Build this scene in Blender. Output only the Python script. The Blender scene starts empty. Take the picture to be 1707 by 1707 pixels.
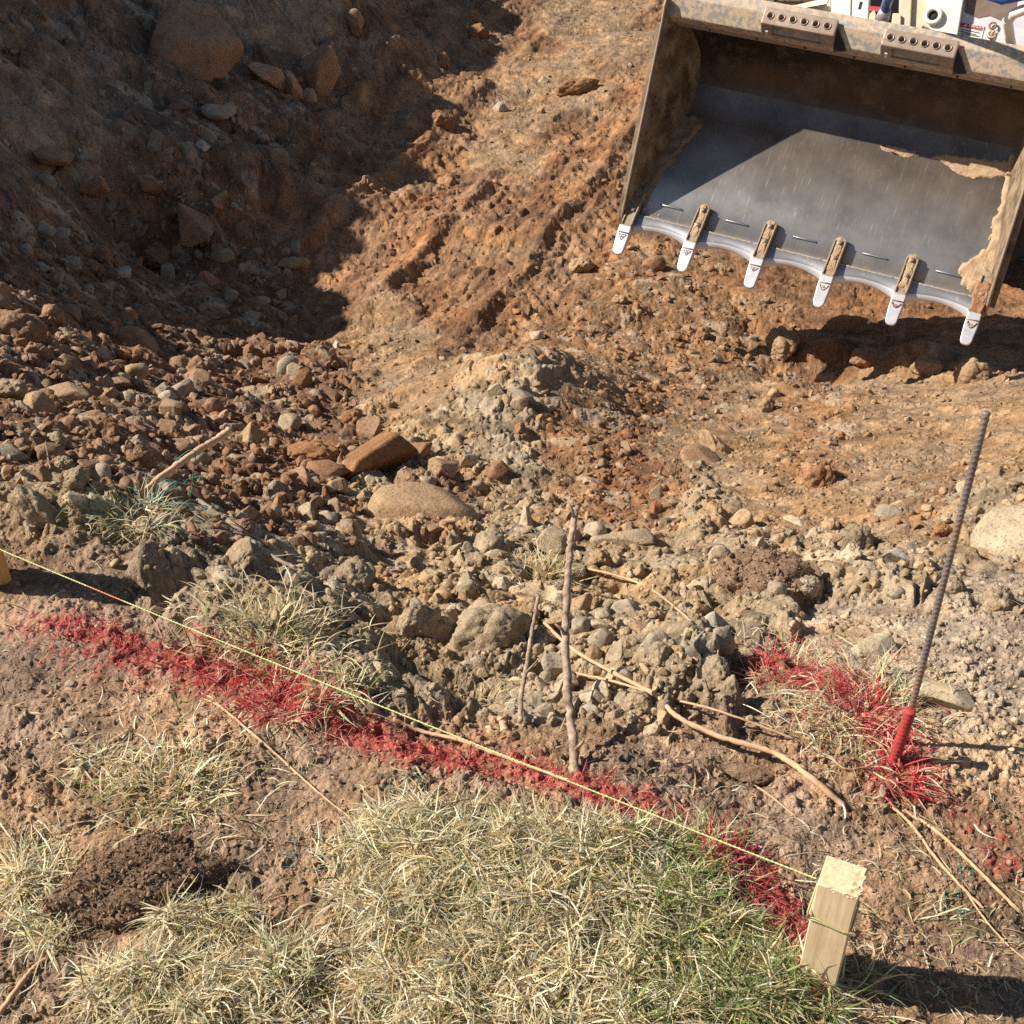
import bpy, bmesh, math, random
import numpy as np
from math import radians, sin, cos, tan, atan, pi
from mathutils import Vector, Matrix, Quaternion

random.seed(7)
rng = np.random.default_rng(11)
SC = bpy.context.scene
COL = SC.collection

# ------------------------------------------------------------------ camera, sky, sun, exposure
F = 2150.0                       # focal length in photo pixels (photo is 1707 x 1707)
TH = atan(F / 2950.0)            # downward pitch
HC = 1.4
cam_d = bpy.data.cameras.new('camera')
cam = bpy.data.objects.new('camera', cam_d)
COL.objects.link(cam)
cam.location = (0, 0, HC)
cam.rotation_euler = (pi / 2 - TH, 0, 0)
cam_d.sensor_width = 36
cam_d.lens = 36 * F / 1707.0
cam_d.clip_start = 0.05
cam_d.clip_end = 2000
SC.camera = cam

SUN_EL, SUN_AZ = radians(39.1), radians(4.8)      # light comes from -X, a little from +Y
sdir = Vector((cos(SUN_EL) * cos(SUN_AZ), -cos(SUN_EL) * sin(SUN_AZ), -sin(SUN_EL)))
wd = bpy.data.worlds.new('World')
SC.world = wd
wd.use_nodes = True
nt = wd.node_tree
bg = nt.nodes['Background']
sky = nt.nodes.new('ShaderNodeTexSky')
sky.sky_type = 'NISHITA'
sky.sun_disc = False
sky.sun_elevation = SUN_EL
sky.sun_rotation = radians(-85.2)
sky.dust_density = 0.6
nt.links.new(sky.outputs[0], bg.inputs[0])
bg.inputs[1].default_value = 0.052
sl = bpy.data.lights.new('sun', 'SUN')
sl.energy = 4.9
sl.angle = radians(0.5)
sl.color = (1.0, 0.925, 0.82)
sun = bpy.data.objects.new('sun', sl)
COL.objects.link(sun)
sun.location = (-20, 2, 20)
sun.rotation_euler = sdir.to_track_quat('-Z', 'Y').to_euler()
SC.view_settings.view_transform = 'Standard'
SC.view_settings.look = 'None'
SC.view_settings.exposure = 0.75
SC.view_settings.gamma = 1
SC.render.engine = 'CYCLES'
SC.cycles.max_bounces = 6
SC.cycles.use_denoising = False

# ------------------------------------------------------------------ pixel <-> world helpers
SF, CF = sin(TH), cos(TH)

def proj(x, y, z):
    z = z - HC
    Z = y * CF - z * SF
    U = y * SF + z * CF
    Z = np.where(Z < 0.05, 0.05, Z)
    return 853.5 + F * x / Z, 853.5 - F * U / Z

def ray(px, py):
    u = (px - 853.5) / F
    v = (853.5 - py) / F
    return np.array([u, CF + SF * v, -SF + CF * v])

def at_z(px, py, z):
    d = ray(px, py)
    t = (z - HC) / d[2]
    return np.array([d[0] * t, d[1] * t, z])

def at_Z(px, py, Z):
    d = ray(px, py)
    return np.array([0, 0, HC]) + d * Z

# ------------------------------------------------------------------ numpy noise
def _h(i, j, s):
    n = (i.astype(np.int64) * 374761393 + j.astype(np.int64) * 668265263 + s * 1442695041) & 0xffffffff
    n = ((n ^ (n >> 13)) * 1274126177) & 0xffffffff
    n = ((n ^ (n >> 16)) * 2246822519) & 0xffffffff
    n = n ^ (n >> 15)
    return (n & 0xffffff).astype(np.float32) / 16777216.0

def perlin(x, y, s=0):
    xi = np.floor(x); yi = np.floor(y)
    fx = (x - xi).astype(np.float32); fy = (y - yi).astype(np.float32)
    xi = xi.astype(np.int64); yi = yi.astype(np.int64)
    ux = fx * fx * fx * (fx * (fx * 6 - 15) + 10)
    uy = fy * fy * fy * (fy * (fy * 6 - 15) + 10)
    def g(a, b):
        ang = _h(xi + a, yi + b, s) * 6.2831853
        return np.cos(ang) * (fx - a) + np.sin(ang) * (fy - b)
    a = g(0, 0); b = g(1, 0); c = g(0, 1); d = g(1, 1)
    return ((a + (b - a) * ux) + ((c + (d - c) * ux) - (a + (b - a) * ux)) * uy) * 1.5

def fbm(x, y, sc, octv=4, s=0, gain=0.5):
    r = 0; a = 1.0
    for k in range(octv):
        r = r + a * perlin(x / sc, y / sc, s + k * 17)
        sc *= 0.5; a *= gain
    return r

def cells(x, y, sc, s=0, soft=False):
    """lumps: height 0..~1 of random tilted domes on a jittered lattice, and the lump's random id"""
    X = x / sc; Y = y / sc
    xi = np.floor(X).astype(np.int64); yi = np.floor(Y).astype(np.int64)
    best = np.zeros(X.shape, np.float32); rid = np.zeros(X.shape, np.float32)
    for a in (-1, 0, 1):
        for b in (-1, 0, 1):
            ci = xi + a; cj = yi + b
            cx = ci + 0.1 + 0.8 * _h(ci, cj, s)
            cy = cj + 0.1 + 0.8 * _h(ci, cj, s + 1)
            r = 0.28 + 0.62 * _h(ci, cj, s + 2) ** 1.5
            an = _h(ci, cj, s + 3) * 3.14159
            st = 0.65 + 0.6 * _h(ci, cj, s + 4)
            dx = (X - cx).astype(np.float32); dy = (Y - cy).astype(np.float32)
            ca = np.cos(an); sa = np.sin(an)
            p = (dx * ca + dy * sa) / r; q = (-dx * sa + dy * ca) / (r * st)
            d2 = p * p + q * q
            if not soft:
                d2 = 0.6 * d2 + 0.4 * np.maximum(np.abs(p), np.abs(q * 0.8 + p * 0.3)) ** 2
            h = np.sqrt(np.maximum(0, 1 - d2))
            h = np.minimum(h, 0.75 + 0.35 * (p * (an / 3.14 - 0.5) + q * (st - 0.95)))
            h = np.maximum(h, 0) * r * 1.15
            m = h > best
            best = np.where(m, h, best)
            rid = np.where(m, _h(ci, cj, s + 5), rid)
    return best, rid

def sstep(a, b, t):
    t = np.clip((t - a) / (b - a), 0, 1)
    return t * t * (3 - 2 * t)

# ------------------------------------------------------------------ materials
def nmat(name):
    m = bpy.data.materials.new(name)
    m.use_nodes = True
    n = m.node_tree
    return m, n, n.nodes['Principled BSDF'], n.nodes, n.links

def noise(ns, ln, sc, det=6, rough=0.6, vec=None):
    t = ns.new('ShaderNodeTexNoise')
    t.inputs['Scale'].default_value = sc
    t.inputs['Detail'].default_value = det
    t.inputs['Roughness'].default_value = rough
    if vec is not None:
        ln.new(vec, t.inputs['Vector'])
    return t

def ramp(ns, ln, src, stops):
    r = ns.new('ShaderNodeValToRGB')
    e = r.color_ramp.elements
    e[0].position, e[0].color = stops[0][0], (*stops[0][1], 1)
    e[1].position, e[1].color = stops[-1][0], (*stops[-1][1], 1)
    for p, c in stops[1:-1]:
        k = e.new(p); k.color = (*c, 1)
    ln.new(src, r.inputs[0])
    return r

def mixc(ns, ln, mode, fac, a, b):
    m = ns.new('ShaderNodeMix')
    m.data_type = 'RGBA'; m.blend_type = mode
    for i, v in ((0, fac), (6, a), (7, b)):
        if hasattr(v, 'links'):
            ln.new(v, m.inputs[i])
        elif isinstance(v, (int, float)):
            m.inputs[i].default_value = v
        else:
            m.inputs[i].default_value = (*v, 1)
    return m.outputs[2]

def bump(ns, ln, hs, strength, dist, prev=None):
    b = ns.new('ShaderNodeBump')
    b.inputs['Strength'].default_value = strength
    b.inputs['Distance'].default_value = dist
    ln.new(hs, b.inputs['Height'])
    if prev is not None:
        ln.new(prev, b.inputs['Normal'])
    return b.outputs[0]

def earth_mat(name, source, sc=1.0, rough=0.93, contrast=0.42, bs_=(.6, .3)):
    """soil and stone: colour from the mesh attribute or from the object's own colour, broken up by grain"""
    m, n, bs, ns, ln = nmat(name)
    tc = ns.new('ShaderNodeTexCoord')
    if source == 'attr':
        a = ns.new('ShaderNodeAttribute'); a.attribute_name = 'Col'; col = a.outputs['Color']
        vec = tc.outputs['Object']
    else:
        a = ns.new('ShaderNodeObjectInfo'); col = a.outputs['Color']
        geo = ns.new('ShaderNodeNewGeometry')
        vec = geo.outputs['Position']
    n1 = noise(ns, ln, 60 * sc, 8, 0.7, vec)
    n2 = noise(ns, ln, 9 * sc, 5, 0.6, vec)
    r1 = ramp(ns, ln, n1.outputs[0], [(0.28, (1 - contrast,) * 3), (0.5, (1, 1, 1)), (0.75, (1 + contrast,) * 3)])
    r2 = ramp(ns, ln, n2.outputs[0], [(0.3, (0.82, 0.78, 0.74)), (0.7, (1.16, 1.16, 1.14))])
    c = mixc(ns, ln, 'MULTIPLY', 1.0, col, r1.outputs[0])
    c = mixc(ns, ln, 'MULTIPLY', 1.0, c, r2.outputs[0])
    n5 = noise(ns, ln, 330 * sc, 4, 0.6, vec)
    r5 = ramp(ns, ln, n5.outputs[0], [(0.34, (.50, .47, .45)), (0.46, (1, 1, 1)), (0.60, (1, 1, 1)), (0.72, (1.45, 1.42, 1.36))])
    c = mixc(ns, ln, 'MULTIPLY', 1.0, c, r5.outputs[0])
    ln.new(c, bs.inputs['Base Color'])
    bs.inputs['Roughness'].default_value = rough
    bs.inputs['Specular IOR Level'].default_value = 0.25
    n3 = noise(ns, ln, 190 * sc, 8, 0.75, vec)
    v = ns.new('ShaderNodeTexVoronoi'); v.inputs['Scale'].default_value = 230 * sc
    ln.new(vec, v.inputs['Vector'])
    b = bump(ns, ln, n3.outputs[0], bs_[0], 0.005 / sc)
    b = bump(ns, ln, v.outputs[0], bs_[1], 0.003 / sc, b)
    ln.new(b, bs.inputs['Normal'])
    return m

M_SOIL = earth_mat('soil', 'attr')
M_STONE_A = earth_mat('small_stone', 'attr', 1.0, 0.88, 0.3, (.35, .15))
M_STONE = earth_mat('stone', 'obj', 0.45, 0.85, 0.34, (.45, .12))
M_CLOD = earth_mat('clod', 'obj', 1.0, 0.96, 0.4)

def blade_mat(name):
    m, n, bs, ns, ln = nmat(name)
    a = ns.new('ShaderNodeAttribute'); a.attribute_name = 'Col'
    ln.new(a.outputs['Color'], bs.inputs['Base Color'])
    bs.inputs['Roughness'].default_value = 0.6
    bs.inputs['Specular IOR Level'].default_value = 0.3
    tr = ns.new('ShaderNodeBsdfTranslucent')
    ln.new(a.outputs['Color'], tr.inputs[0])
    mx = ns.new('ShaderNodeMixShader'); mx.inputs[0].default_value = 0.34
    ln.new(bs.outputs[0], mx.inputs[1]); ln.new(tr.outputs[0], mx.inputs[2])
    ln.new(mx.outputs[0], ns['Material Output'].inputs[0])
    return m
M_BLADE = blade_mat('grass_blade')

def simple_mat(name, c1, c2, sc=30, rough=0.6, metal=0.0, stretch=(1, 1, 1), bstr=0.3, bdist=0.002, spec=0.4, det=8):
    m, n, bs, ns, ln = nmat(name)
    tc = ns.new('ShaderNodeTexCoord'); mp = ns.new('ShaderNodeMapping')
    mp.inputs['Scale'].default_value = stretch
    ln.new(tc.outputs['Object'], mp.inputs[0])
    t = noise(ns, ln, sc, det, 0.65, mp.outputs[0])
    r = ramp(ns, ln, t.outputs[0], [(0.32, c1), (0.68, c2)])
    ln.new(r.outputs[0], bs.inputs['Base Color'])
    bs.inputs['Roughness'].default_value = rough
    bs.inputs['Metallic'].default_value = metal
    bs.inputs['Specular IOR Level'].default_value = spec
    if bstr:
        ln.new(bump(ns, ln, t.outputs[0], bstr, bdist), bs.inputs['Normal'])
    return m

M_WOOD_ROOT = simple_mat('dry_root', (0.42, 0.24, 0.12), (0.62, 0.42, 0.25), 60, 0.75, stretch=(1, 1, 1), bstr=0.5)
M_WOOD_PINK = simple_mat('peeled_stick', (0.50, 0.29, 0.16), (0.66, 0.43, 0.27), 50, 0.7)
M_WOOD_GREY = simple_mat('weathered_twig', (0.13, 0.09, 0.06), (0.34, 0.25, 0.18), 70, 0.85, bstr=0.6)
M_BARK = simple_mat('bark_stick', (0.13, 0.085, 0.055), (0.50, 0.36, 0.25), 75, 0.85, bstr=0.7, bdist=0.003)

# ------------------------------------------------------------------ scene graph helpers
def tag(o, label=None, cat=None, group=None, kind=None):
    if label: o['label'] = label
    if cat: o['category'] = cat
    if group: o['group'] = group
    if kind: o['kind'] = kind
    return o

def mesh_np(name, V, Fq, cols=None, smooth=True, mat=None):
    V = np.asarray(V, np.float32); Fq = np.asarray(Fq, np.int32)
    me = bpy.data.meshes.new(name)
    k = Fq.shape[1]
    me.vertices.add(len(V)); me.vertices.foreach_set('co', V.ravel())
    me.loops.add(Fq.size); me.loops.foreach_set('vertex_index', Fq.ravel())
    me.polygons.add(len(Fq))
    me.polygons.foreach_set('loop_start', np.arange(0, Fq.size, k, dtype=np.int32))
    me.polygons.foreach_set('use_smooth', np.full(len(Fq), smooth, bool))
    if cols is not None:
        at = me.color_attributes.new('Col', 'FLOAT_COLOR', 'POINT')
        c = np.ones((len(V), 4), np.float32); c[:, :3] = cols
        at.data.foreach_set('color', c.ravel())
    me.update(calc_edges=True)
    if mat: me.materials.append(mat)
    return me

def link(name, me, parent=None, mat=None):
    o = bpy.data.objects.new(name, me)
    COL.objects.link(o)
    if parent is not None: o.parent = parent
    if mat is not None and me is not None and not me.materials: me.materials.append(mat)
    return o

def empty(name, loc=(0, 0, 0)):
    o = bpy.data.objects.new(name, None)
    COL.objects.link(o); o.location = loc; o.empty_display_size = 0.1
    return o

# ------------------------------------------------------------------ base terrain from control points
CP = []
def c(px, py, z): CP.append(at_z(px, py, z))
for px in (-500, 0, 400, 853, 1300, 1707, 2200):
    for py in (1900, 1650, 1450): c(px, py, 0)
for px in (-500, 0, 300, 600): c(px, 1250, 0)
for px in (900, 1200, 1500, 1707, 2200): c(px, 1310, 0)
for px, py in ((-500, 1050), (0, 1050), (200, 1050), (400, 1100), (-500, 900), (0, 885), (110, 880), (220, 930), (290, 990), (420, 1020), (540, 1080), (640, 1130),
               (720, 1230), (850, 1265), (960, 1285), (1060, 1255), (1400, 1130), (1550, 1180), (1707, 1150), (2200, 1150)): c(px, py, 0.0)
for q in ((-500, 800, -.2), (-500, 650, -.55), (-500, 520, -.72), (-500, 350, -.72), (0, 800, -.10), (0, 720, -.30), (0, 600, -.62), (0, 500, -.80), (0, 400, -.98), (0, 300, -.95), (0, 200, -.84), (0, 100, -.70), (0, 0, -.55),
          (200, 850, -.12), (200, 780, -.42), (200, 700, -.75), (200, 600, -1.08), (200, 500, -1.3), (220, 400, -1.46), (220, 330, -1.28), (200, 230, -1.12), (200, 130, -.98), (200, 0, -.78),
          (400, 930, -.12), (400, 850, -.50), (400, 750, -.95), (400, 650, -1.3), (400, 550, -1.55), (400, 430, -1.6), (380, 300, -1.38), (380, 200, -1.30), (380, 100, -1.15), (400, 0, -.98),
          (600, 1020, -.15), (600, 930, -.45), (600, 850, -.8), (600, 750, -1.12), (600, 650, -1.38), (600, 550, -1.6), (600, 400, -1.65), (560, 250, -1.6), (540, 160, -1.5), (560, 60, -1.3), (600, 0, -1.15),
          (760, 1150, -.13), (760, 1050, -.2), (780, 950, -.55), (780, 860, -.95), (800, 770, -1.12), (850, 700, -1.18), (900, 620, -1.18), (800, 600, -1.42), (800, 500, -1.62), (800, 300, -1.68), (750, 100, -1.7), (850, 0, -1.7),
          (950, 1200, -.05), (950, 1100, -.17), (960, 1000, -.36), (980, 900, -.72), (1000, 820, -1.05), (980, 730, -1.22), (930, 590, -1.22), (1020, 620, -1.5), (1100, 700, -1.45),
          (1000, 500, -1.62), (1000, 300, -1.7), (1000, 100, -1.72), (1150, 550, -1.66), (1200, 450, -1.7),
          (1150, 1160, -.08), (1150, 1060, -.22), (1180, 960, -.48), (1200, 850, -.90), (1200, 760, -1.2), (1250, 680, -1.5), (1300, 600, -1.72), (1380, 560, -1.70),
          (1350, 1060, -.12), (1380, 960, -.38), (1400, 870, -.75), (1400, 780, -1.08), (1400, 700, -1.38), (1450, 630, -1.66), (1550, 640, -1.58), (1500, 500, -1.8),
          (1600, 1050, -.08), (1600, 960, -.3), (1600, 870, -.62), (1600, 780, -.98), (1600, 700, -1.28), (1707, 1000, -.15), (1707, 800, -.78), (1707, 700, -1.15), (1707, 640, -1.42), (1707, 500, -1.75),
          (2200, 1000, -.1), (2200, 800, -.5), (2200, 650, -1.2), (2200, 450, -1.75), (1400, 200, -1.75), (1707, 100, -1.75)):
    c(*q)
for x, y, z in ((-24, 24, 0.5), (-12, 24, 0.2), (-2, 24, -1.7), (10, 24, -1.7), (30, 24, -1.2), (-6, 3, -.2), (-6, 6, 0), (6, 8, -1.7), (6, 3, -.6), (-3, .2, 0), (0, .2, 0), (3, .2, 0), (-4, 12, 0)):
    CP.append(np.array([x, y, z]))
CP = np.array(CP)

def chart(x, y):
    yy = np.clip(y, 0.0, 30.0)
    return np.stack([np.clip(x / (yy + 1.0), -1.6, 1.6) * 2.4, np.log(yy + 0.6) * 2.4], -1)

def _tps(r2):
    return 0.5 * r2 * np.log(np.maximum(r2, 1e-12))
_c = chart(CP[:, 0], CP[:, 1]); _n = len(_c)
_K = _tps(((_c[:, None] - _c[None]) ** 2).sum(-1)) + np.eye(_n) * 0.004
_P = np.concatenate([np.ones((_n, 1)), _c], 1)
_A = np.block([[_K, _P], [_P.T, np.zeros((3, 3))]])
_w = np.linalg.solve(_A, np.concatenate([CP[:, 2], np.zeros(3)]))

# coarse lookup table of the base surface in chart space
TX = np.linspace(-3.84, 3.84, 260); TY = np.linspace(math.log(.6) * 2.4, math.log(30.6) * 2.4, 300)
_g = np.stack(np.meshgrid(TX, TY, indexing='ij'), -1).reshape(-1, 2)
_tab = np.concatenate([_tps(((g[:, None] - _c[None]) ** 2).sum(-1)) @ _w[:_n] + _w[_n] + g @ _w[_n + 1:]
                       for g in np.array_split(_g, 40)]).reshape(260, 300)
_tab = np.clip(_tab, -1.9, 0.9)

def bank(x, y):
    """the high bank that rises outside the frame and shades the left side of the pit"""
    xc = np.interp(y, [4.2, 5.4, 8.2, 12.2, 16, 40], [-4.0, -3.85, -3.62, -3.08, -2.5, .7])
    s = sstep(-1.0, 0.0, xc - x) * sstep(4.0, 4.75, y + 0.12 * (x + 3.6)) * (1 - sstep(16, 24, y))
    return s

def base_z(x, y):
    q = chart(x, y)
    a = (q[..., 0] - TX[0]) / (TX[1] - TX[0]); b = (q[..., 1] - TY[0]) / (TY[1] - TY[0])
    i = np.clip(a.astype(np.int64), 0, 258); j = np.clip(b.astype(np.int64), 0, 298)
    fa = np.clip(a - i, 0, 1); fb = np.clip(b - j, 0, 1)
    z = (_tab[i, j] * (1 - fa) + _tab[i + 1, j] * fa) * (1 - fb) + (_tab[i, j + 1] * (1 - fa) + _tab[i + 1, j + 1] * fa) * fb
    s = bank(x, y)
    top = 0.62 + 0.16 * perlin(y / 0.7 + 3.3, y * 0 + 1.5, 90) + 0.08 * perlin(y / 0.2, y * 0 + 7.5, 91)
    top = top - 0.27 * np.exp(-((y - 6.50) / .13) ** 2) - 0.16 * np.exp(-((y - 9.6) / .16) ** 2)  # notches shaped into the unseen crest to let sun patches through
    return z * (1 - s) + np.maximum(z, top) * s

# ------------------------------------------------------------------ soil zones (a layout map of what the ground is made of)
ZONES = [
 "BBBHHHCCCTTCCCCCC",
 "HHBBBBCCTTCCCCCCC",
 "HHBBBCCCTCCCCCCCC",
 "BBRRCCCCCCCCCCCCC",
 "RRRRRCCCCCMMDDDDD",
 "RRRRRCTCCMMMMDDDD",
 "RRRRRRTTSTMMTMTTT",
 "RRRRRRSSGMKTTMTTT",
 "GGGRRRSRSMKSTTTMS",
 "LLGGGGTSSSSSSSSSP",
 "LLLGGGGGSSSSGPPPP",
 "LLLLLGGGGSSGLLPPP",
 "LLLLLLLLLLLLLLLPP",
 "LLLLLLLLLLLLLLLLL",
 "LLLLLLLLLLLLLLLLL",
 "LLLLLLLLLLLLLLLLL",
 "LLLLLLLLLLLLLLLLL"]
#        r     g     b     big   mid   small fine  track smooth
ZT = {
 'L': (0.335, 0.226, 0.146, .000, .0045, .0040, .0055, 0, 0),
 'P': (0.420, 0.312, 0.210, .000, .010, .007, .0050, 0, 0),
 'G': (0.340, 0.256, 0.160, .050, .036, .017, .0055, 0, 0),
 'S': (0.370, 0.266, 0.155, .034, .040, .017, .0050, 0, 0),
 'R': (0.250, 0.138, 0.076, .040, .038, .018, .0050, 0, 0),
 'K': (0.260, 0.125, 0.060, .000, .020, .012, .0050, 0, 0),
 'M': (0.310, 0.175, 0.088, .020, .018, .008, .0045, 0, 0),
 'T': (0.350, 0.228, 0.128, .010, .010, .006, .0040, .15, 0),
 'C': (0.325, 0.180, 0.092, .003, .0035, .002, .0014, 1, 0),
 'D': (0.270, 0.145, 0.073, .015, .010, .005, .0030, 0, 1),
 'B': (0.240, 0.150, 0.095, .085, .028, .007, .0030, 0, 0),
 'H': (0.370, 0.255, 0.165, .060, .018, .005, .0030, 0, 0),
}
ZM = np.array([[ZT[ch] for ch in row] for row in ZONES], np.float32)

def zone(px, py, wob=True):
    if wob:
        px = px + 55 * perlin(px / 90, py / 60, 301) + 25 * perlin(px / 30, py / 22, 302)
        py = py + 38 * perlin(px / 90, py / 60, 303) + 18 * perlin(px / 30, py / 22, 304)
    a = np.clip((px - 50) / 100.4, 0, 15.999); b = np.clip((py - 50) / 100.4, 0, 15.999)
    i = a.astype(np.int64); j = b.astype(np.int64)
    fa = sstep(.15, .85, a - i)[..., None]; fb = sstep(.15, .85, b - j)[..., None]
    return ((ZM[j, i] * (1 - fa) + ZM[j, i + 1] * fa) * (1 - fb) + (ZM[j + 1, i] * (1 - fa) + ZM[j + 1, i + 1] * fa) * fb)

# red spray-paint lines on the ground: polyline in the world, half width, strength
PAINT = []
def paint_line(pts, w, s):
    PAINT.append((np.array([at_z(a, b, 0)[:2] for a, b in pts]), w, s))
paint_line([(90, 1045), (170, 1062), (250, 1095), (330, 1125), (400, 1148), (470, 1178), (535, 1200), (600, 1240), (690, 1268), (770, 1290), (860, 1305), (930, 1335), (1000, 1362), (1065, 1378), (1150, 1420), (1215, 1460), (1265, 1520), (1325, 1590)], .044, 1.0)
paint_line([(1185, 1435), (1235, 1485), (1290, 1545), (1335, 1605)], .060, 1.1)
paint_line([(330, 1125), (400, 1148), (470, 1178)], .075, .7)
paint_line([(60, 1050), (170, 1090), (260, 1120)], .075, .55)
paint_line([(1255, 1085), (1310, 1105), (1380, 1140), (1440, 1185), (1500, 1245), (1515, 1300)], .045, .85)
paint_line([(1500, 1290), (1560, 1330), (1620, 1375), (1690, 1440)], .060, .28)

def paint_mask(x, y):
    m = np.zeros(np.shape(x), np.float32)
    for P, w, s in PAINT:
        d = np.full(np.shape(x), 9.0, np.float32)
        for a, b in zip(P[:-1], P[1:]):
            ab = b - a; L = ab @ ab
            t = np.clip(((x - a[0]) * ab[0] + (y - a[1]) * ab[1]) / L, 0, 1)
            d = np.minimum(d, np.hypot(x - a[0] - t * ab[0], y - a[1] - t * ab[1]))
        m = np.maximum(m, s * (1 - sstep(w * 0.25, w, d)))
    return m

# ------------------------------------------------------------------ the ground sheet
NR, NC = 1380, 1400
y_d = np.exp(np.linspace(math.log(.80), math.log(13.2), NR))
g_ = 1.35 ** np.arange(1, 22)
y_n = .80 - np.cumsum(.01 * 1.4 ** np.arange(1, 26))
y_f = 13.2 + np.cumsum(.03 * 1.22 ** np.arange(1, 44))
YS = np.concatenate([y_n[::-1], y_d, y_f])
x_out = np.cumsum(.006 * 1.14 ** np.arange(1, 66))
US = np.linspace(-1, 1, NC)
def hw(y): return 0.385 * np.maximum(y, .8) + .40
HWY = hw(YS)
XS = np.concatenate([-(HWY[:, None] + x_out[::-1][None]), HWY[:, None] * US[None], HWY[:, None] + x_out[None]], 1)
YY = np.repeat(YS[:, None], XS.shape[1], 1)
NXO = len(x_out)

def detail(x, y, z0):
    """height detail and colour of the ground"""
    px, py = proj(x, y, z0)
    Zt = zone(px, py)
    near = np.exp(-np.maximum(0, np.hypot(x, y) - 14) / 10)
    wx = x + .035 * perlin(x / .16, y / .16, 401) + .012 * perlin(x / .04, y / .04, 402)
    wy = y + .035 * perlin(x / .16, y / .16, 403) + .012 * perlin(x / .04, y / .04, 404)
    big, i1 = cells(wx, wy, .24, 10)
    mid, i2 = cells(wx, wy, .095, 20)
    sm, i3 = cells(wx, wy, .040, 30)
    fi, i4 = cells(x, y, .014, 40)
    tiny, i5 = cells(x, y, .0065, 50)
    lump = 0.5 + 0.5 * perlin(x / .35, y / .35, 60)
    flat_ = sstep(-.35, .35, perlin(x / .22, y / .17, 61))        # trampled and crumbly places alternate
    h = Zt[..., 3] * big * 1.3 + Zt[..., 4] * mid * (0.45 + .9 * lump) + Zt[..., 5] * sm * (.25 + .75 * sstep(.35, .8, i3)) * 1.3 + Zt[..., 6] * fi * 2.6 * sstep(.45, .95, i4) * (.25 + .75 * flat_)
    h = h + Zt[..., 6] * 1.1 * tiny * sstep(.3, .9, i5) * (1 - .5 * sstep(3, 5, y)) * (.4 + .6 * flat_)
    h = h + fbm(x, y, .5, 5, 70) * (.012 + .35 * Zt[..., 3] + .15 * Zt[..., 4])
    h = h + fbm(x, y, .05, 5, 80, .6) * .0030
    # wheel tracks in wet clay: lug prints in bands running away from the camera
    tr = Zt[..., 7] * sstep(4.3, 4.9, y)
    d = np.array([.30, .954]);                       # direction of the tracks
    s = x * d[1] - y * d[0]; t = x * d[0] + y * d[1]
    s = s + .05 * perlin(t / .9, s / .9, 110); 
    band = np.abs(((s / .62) % 1.0) - .5) * 2         # 0 at band centre, 1 at its edge
    lug = np.abs(((t + .35 * np.abs(((s / .31) % 1.0) - .5) + .03 * perlin(x / .1, y / .1, 111)) / .115) % 1.0 - .5) * 2
    msk = sstep(-.25, .35, perlin(x / .55, y / .55, 112) + .25)
    prt = (.5 - .5 * np.cos(lug * pi)) * (1 - sstep(.55, .8, band)) * msk
    rut = sstep(.72, .98, band)
    crk, _ = cells(wx + .06 * perlin(x / .2, y / .2, 113), wy * 1.7, .11, 120)
    sm2 = fbm(s * 3.2, t * .7, .30, 5, 115)
    pl, ipl = cells(wx, wy, .085, 125)
    h = h + tr * (.015 * prt * (.55 + .6 * ipl) + .042 * rut * (.75 + .6 * fbm(x, y, .32, 3, 114)) - .035 * msk * (1 - band) + .006 * sstep(.0, .3, crk) + .014 * sm2 + .009 * np.minimum(pl, .22) / .22 * (.3 + ipl)
                  + .022 * pl * sstep(.90, .99, ipl) + .035 * fbm(x, y, .9, 2, 116))
    # scraped floor under the bucket: long fine ridges across
    sc_ = Zt[..., 8]
    h = h + sc_ * (.012 * fbm(x * .35, y * 2.2, .09, 4, 130) + .02 * fbm(x * .5, y * 1.5, .4, 3, 131))
    # colour
    col = Zt[..., :3].copy()
    v = 1 + .22 * (i1 - .5) * (big > .05) + .38 * (i2 - .5) * (mid > .1) + .3 * (i3 - .5) * (sm > .1) + .30 * (i4 - .5) * (i4 > .45) + .42 * (i5 - .5) * (i5 > .3) - .10
    stone = ((i3 > .86) & (sm > .12) | (i2 > .90) & (mid > .15)) * (Zt[..., 5] > .0065)
    grey = np.array([.42, .355, .26], np.float32)
    col = col * v[..., None]
    redd = sstep(-.3, .5, fbm(x, y, .35, 4, 140))[..., None]
    col = col * (np.array([.93, .97, 1.05]) * (1 - redd) + np.array([1.07, 1.0, .92]) * redd)
    col = np.where(stone[..., None], col * .45 + grey * .55, col)
    damp = sstep(-.15, .45, fbm(s * 2.2, t * .6, .5, 4, 151))[..., None] * (Zt[..., 7] > .4)[..., None]
    col = col * (1 - damp * np.array([.30, .36, .38]))
    patch = sstep(.05, .55, fbm(x, y, .7, 4, 150))[..., None] * (Zt[..., 7] > .5)[..., None]
    col = col * (1 - .25 * patch) + np.array([.33, .235, .145]) * .25 * patch
    col = col * (0.9 + .25 * fbm(x, y, .12, 3, 160))[..., None]
    pm = paint_mask(x, y)
    sp = fbm(x, y, .03, 4, 170) * .8 + fbm(x, y, .009, 2, 171) * .6 + (i4 - .5) * .5
    pk = sstep(.10, 1.15, pm * .9 + sp * .7 * (pm > .02)) * .70
    col = col * (1 - pk[..., None]) + np.array([.43, .035, .040]) * pk[..., None] * (0.7 + .5 * i4)[..., None]
    return h * near, np.clip(col, .01, .9)

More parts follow.
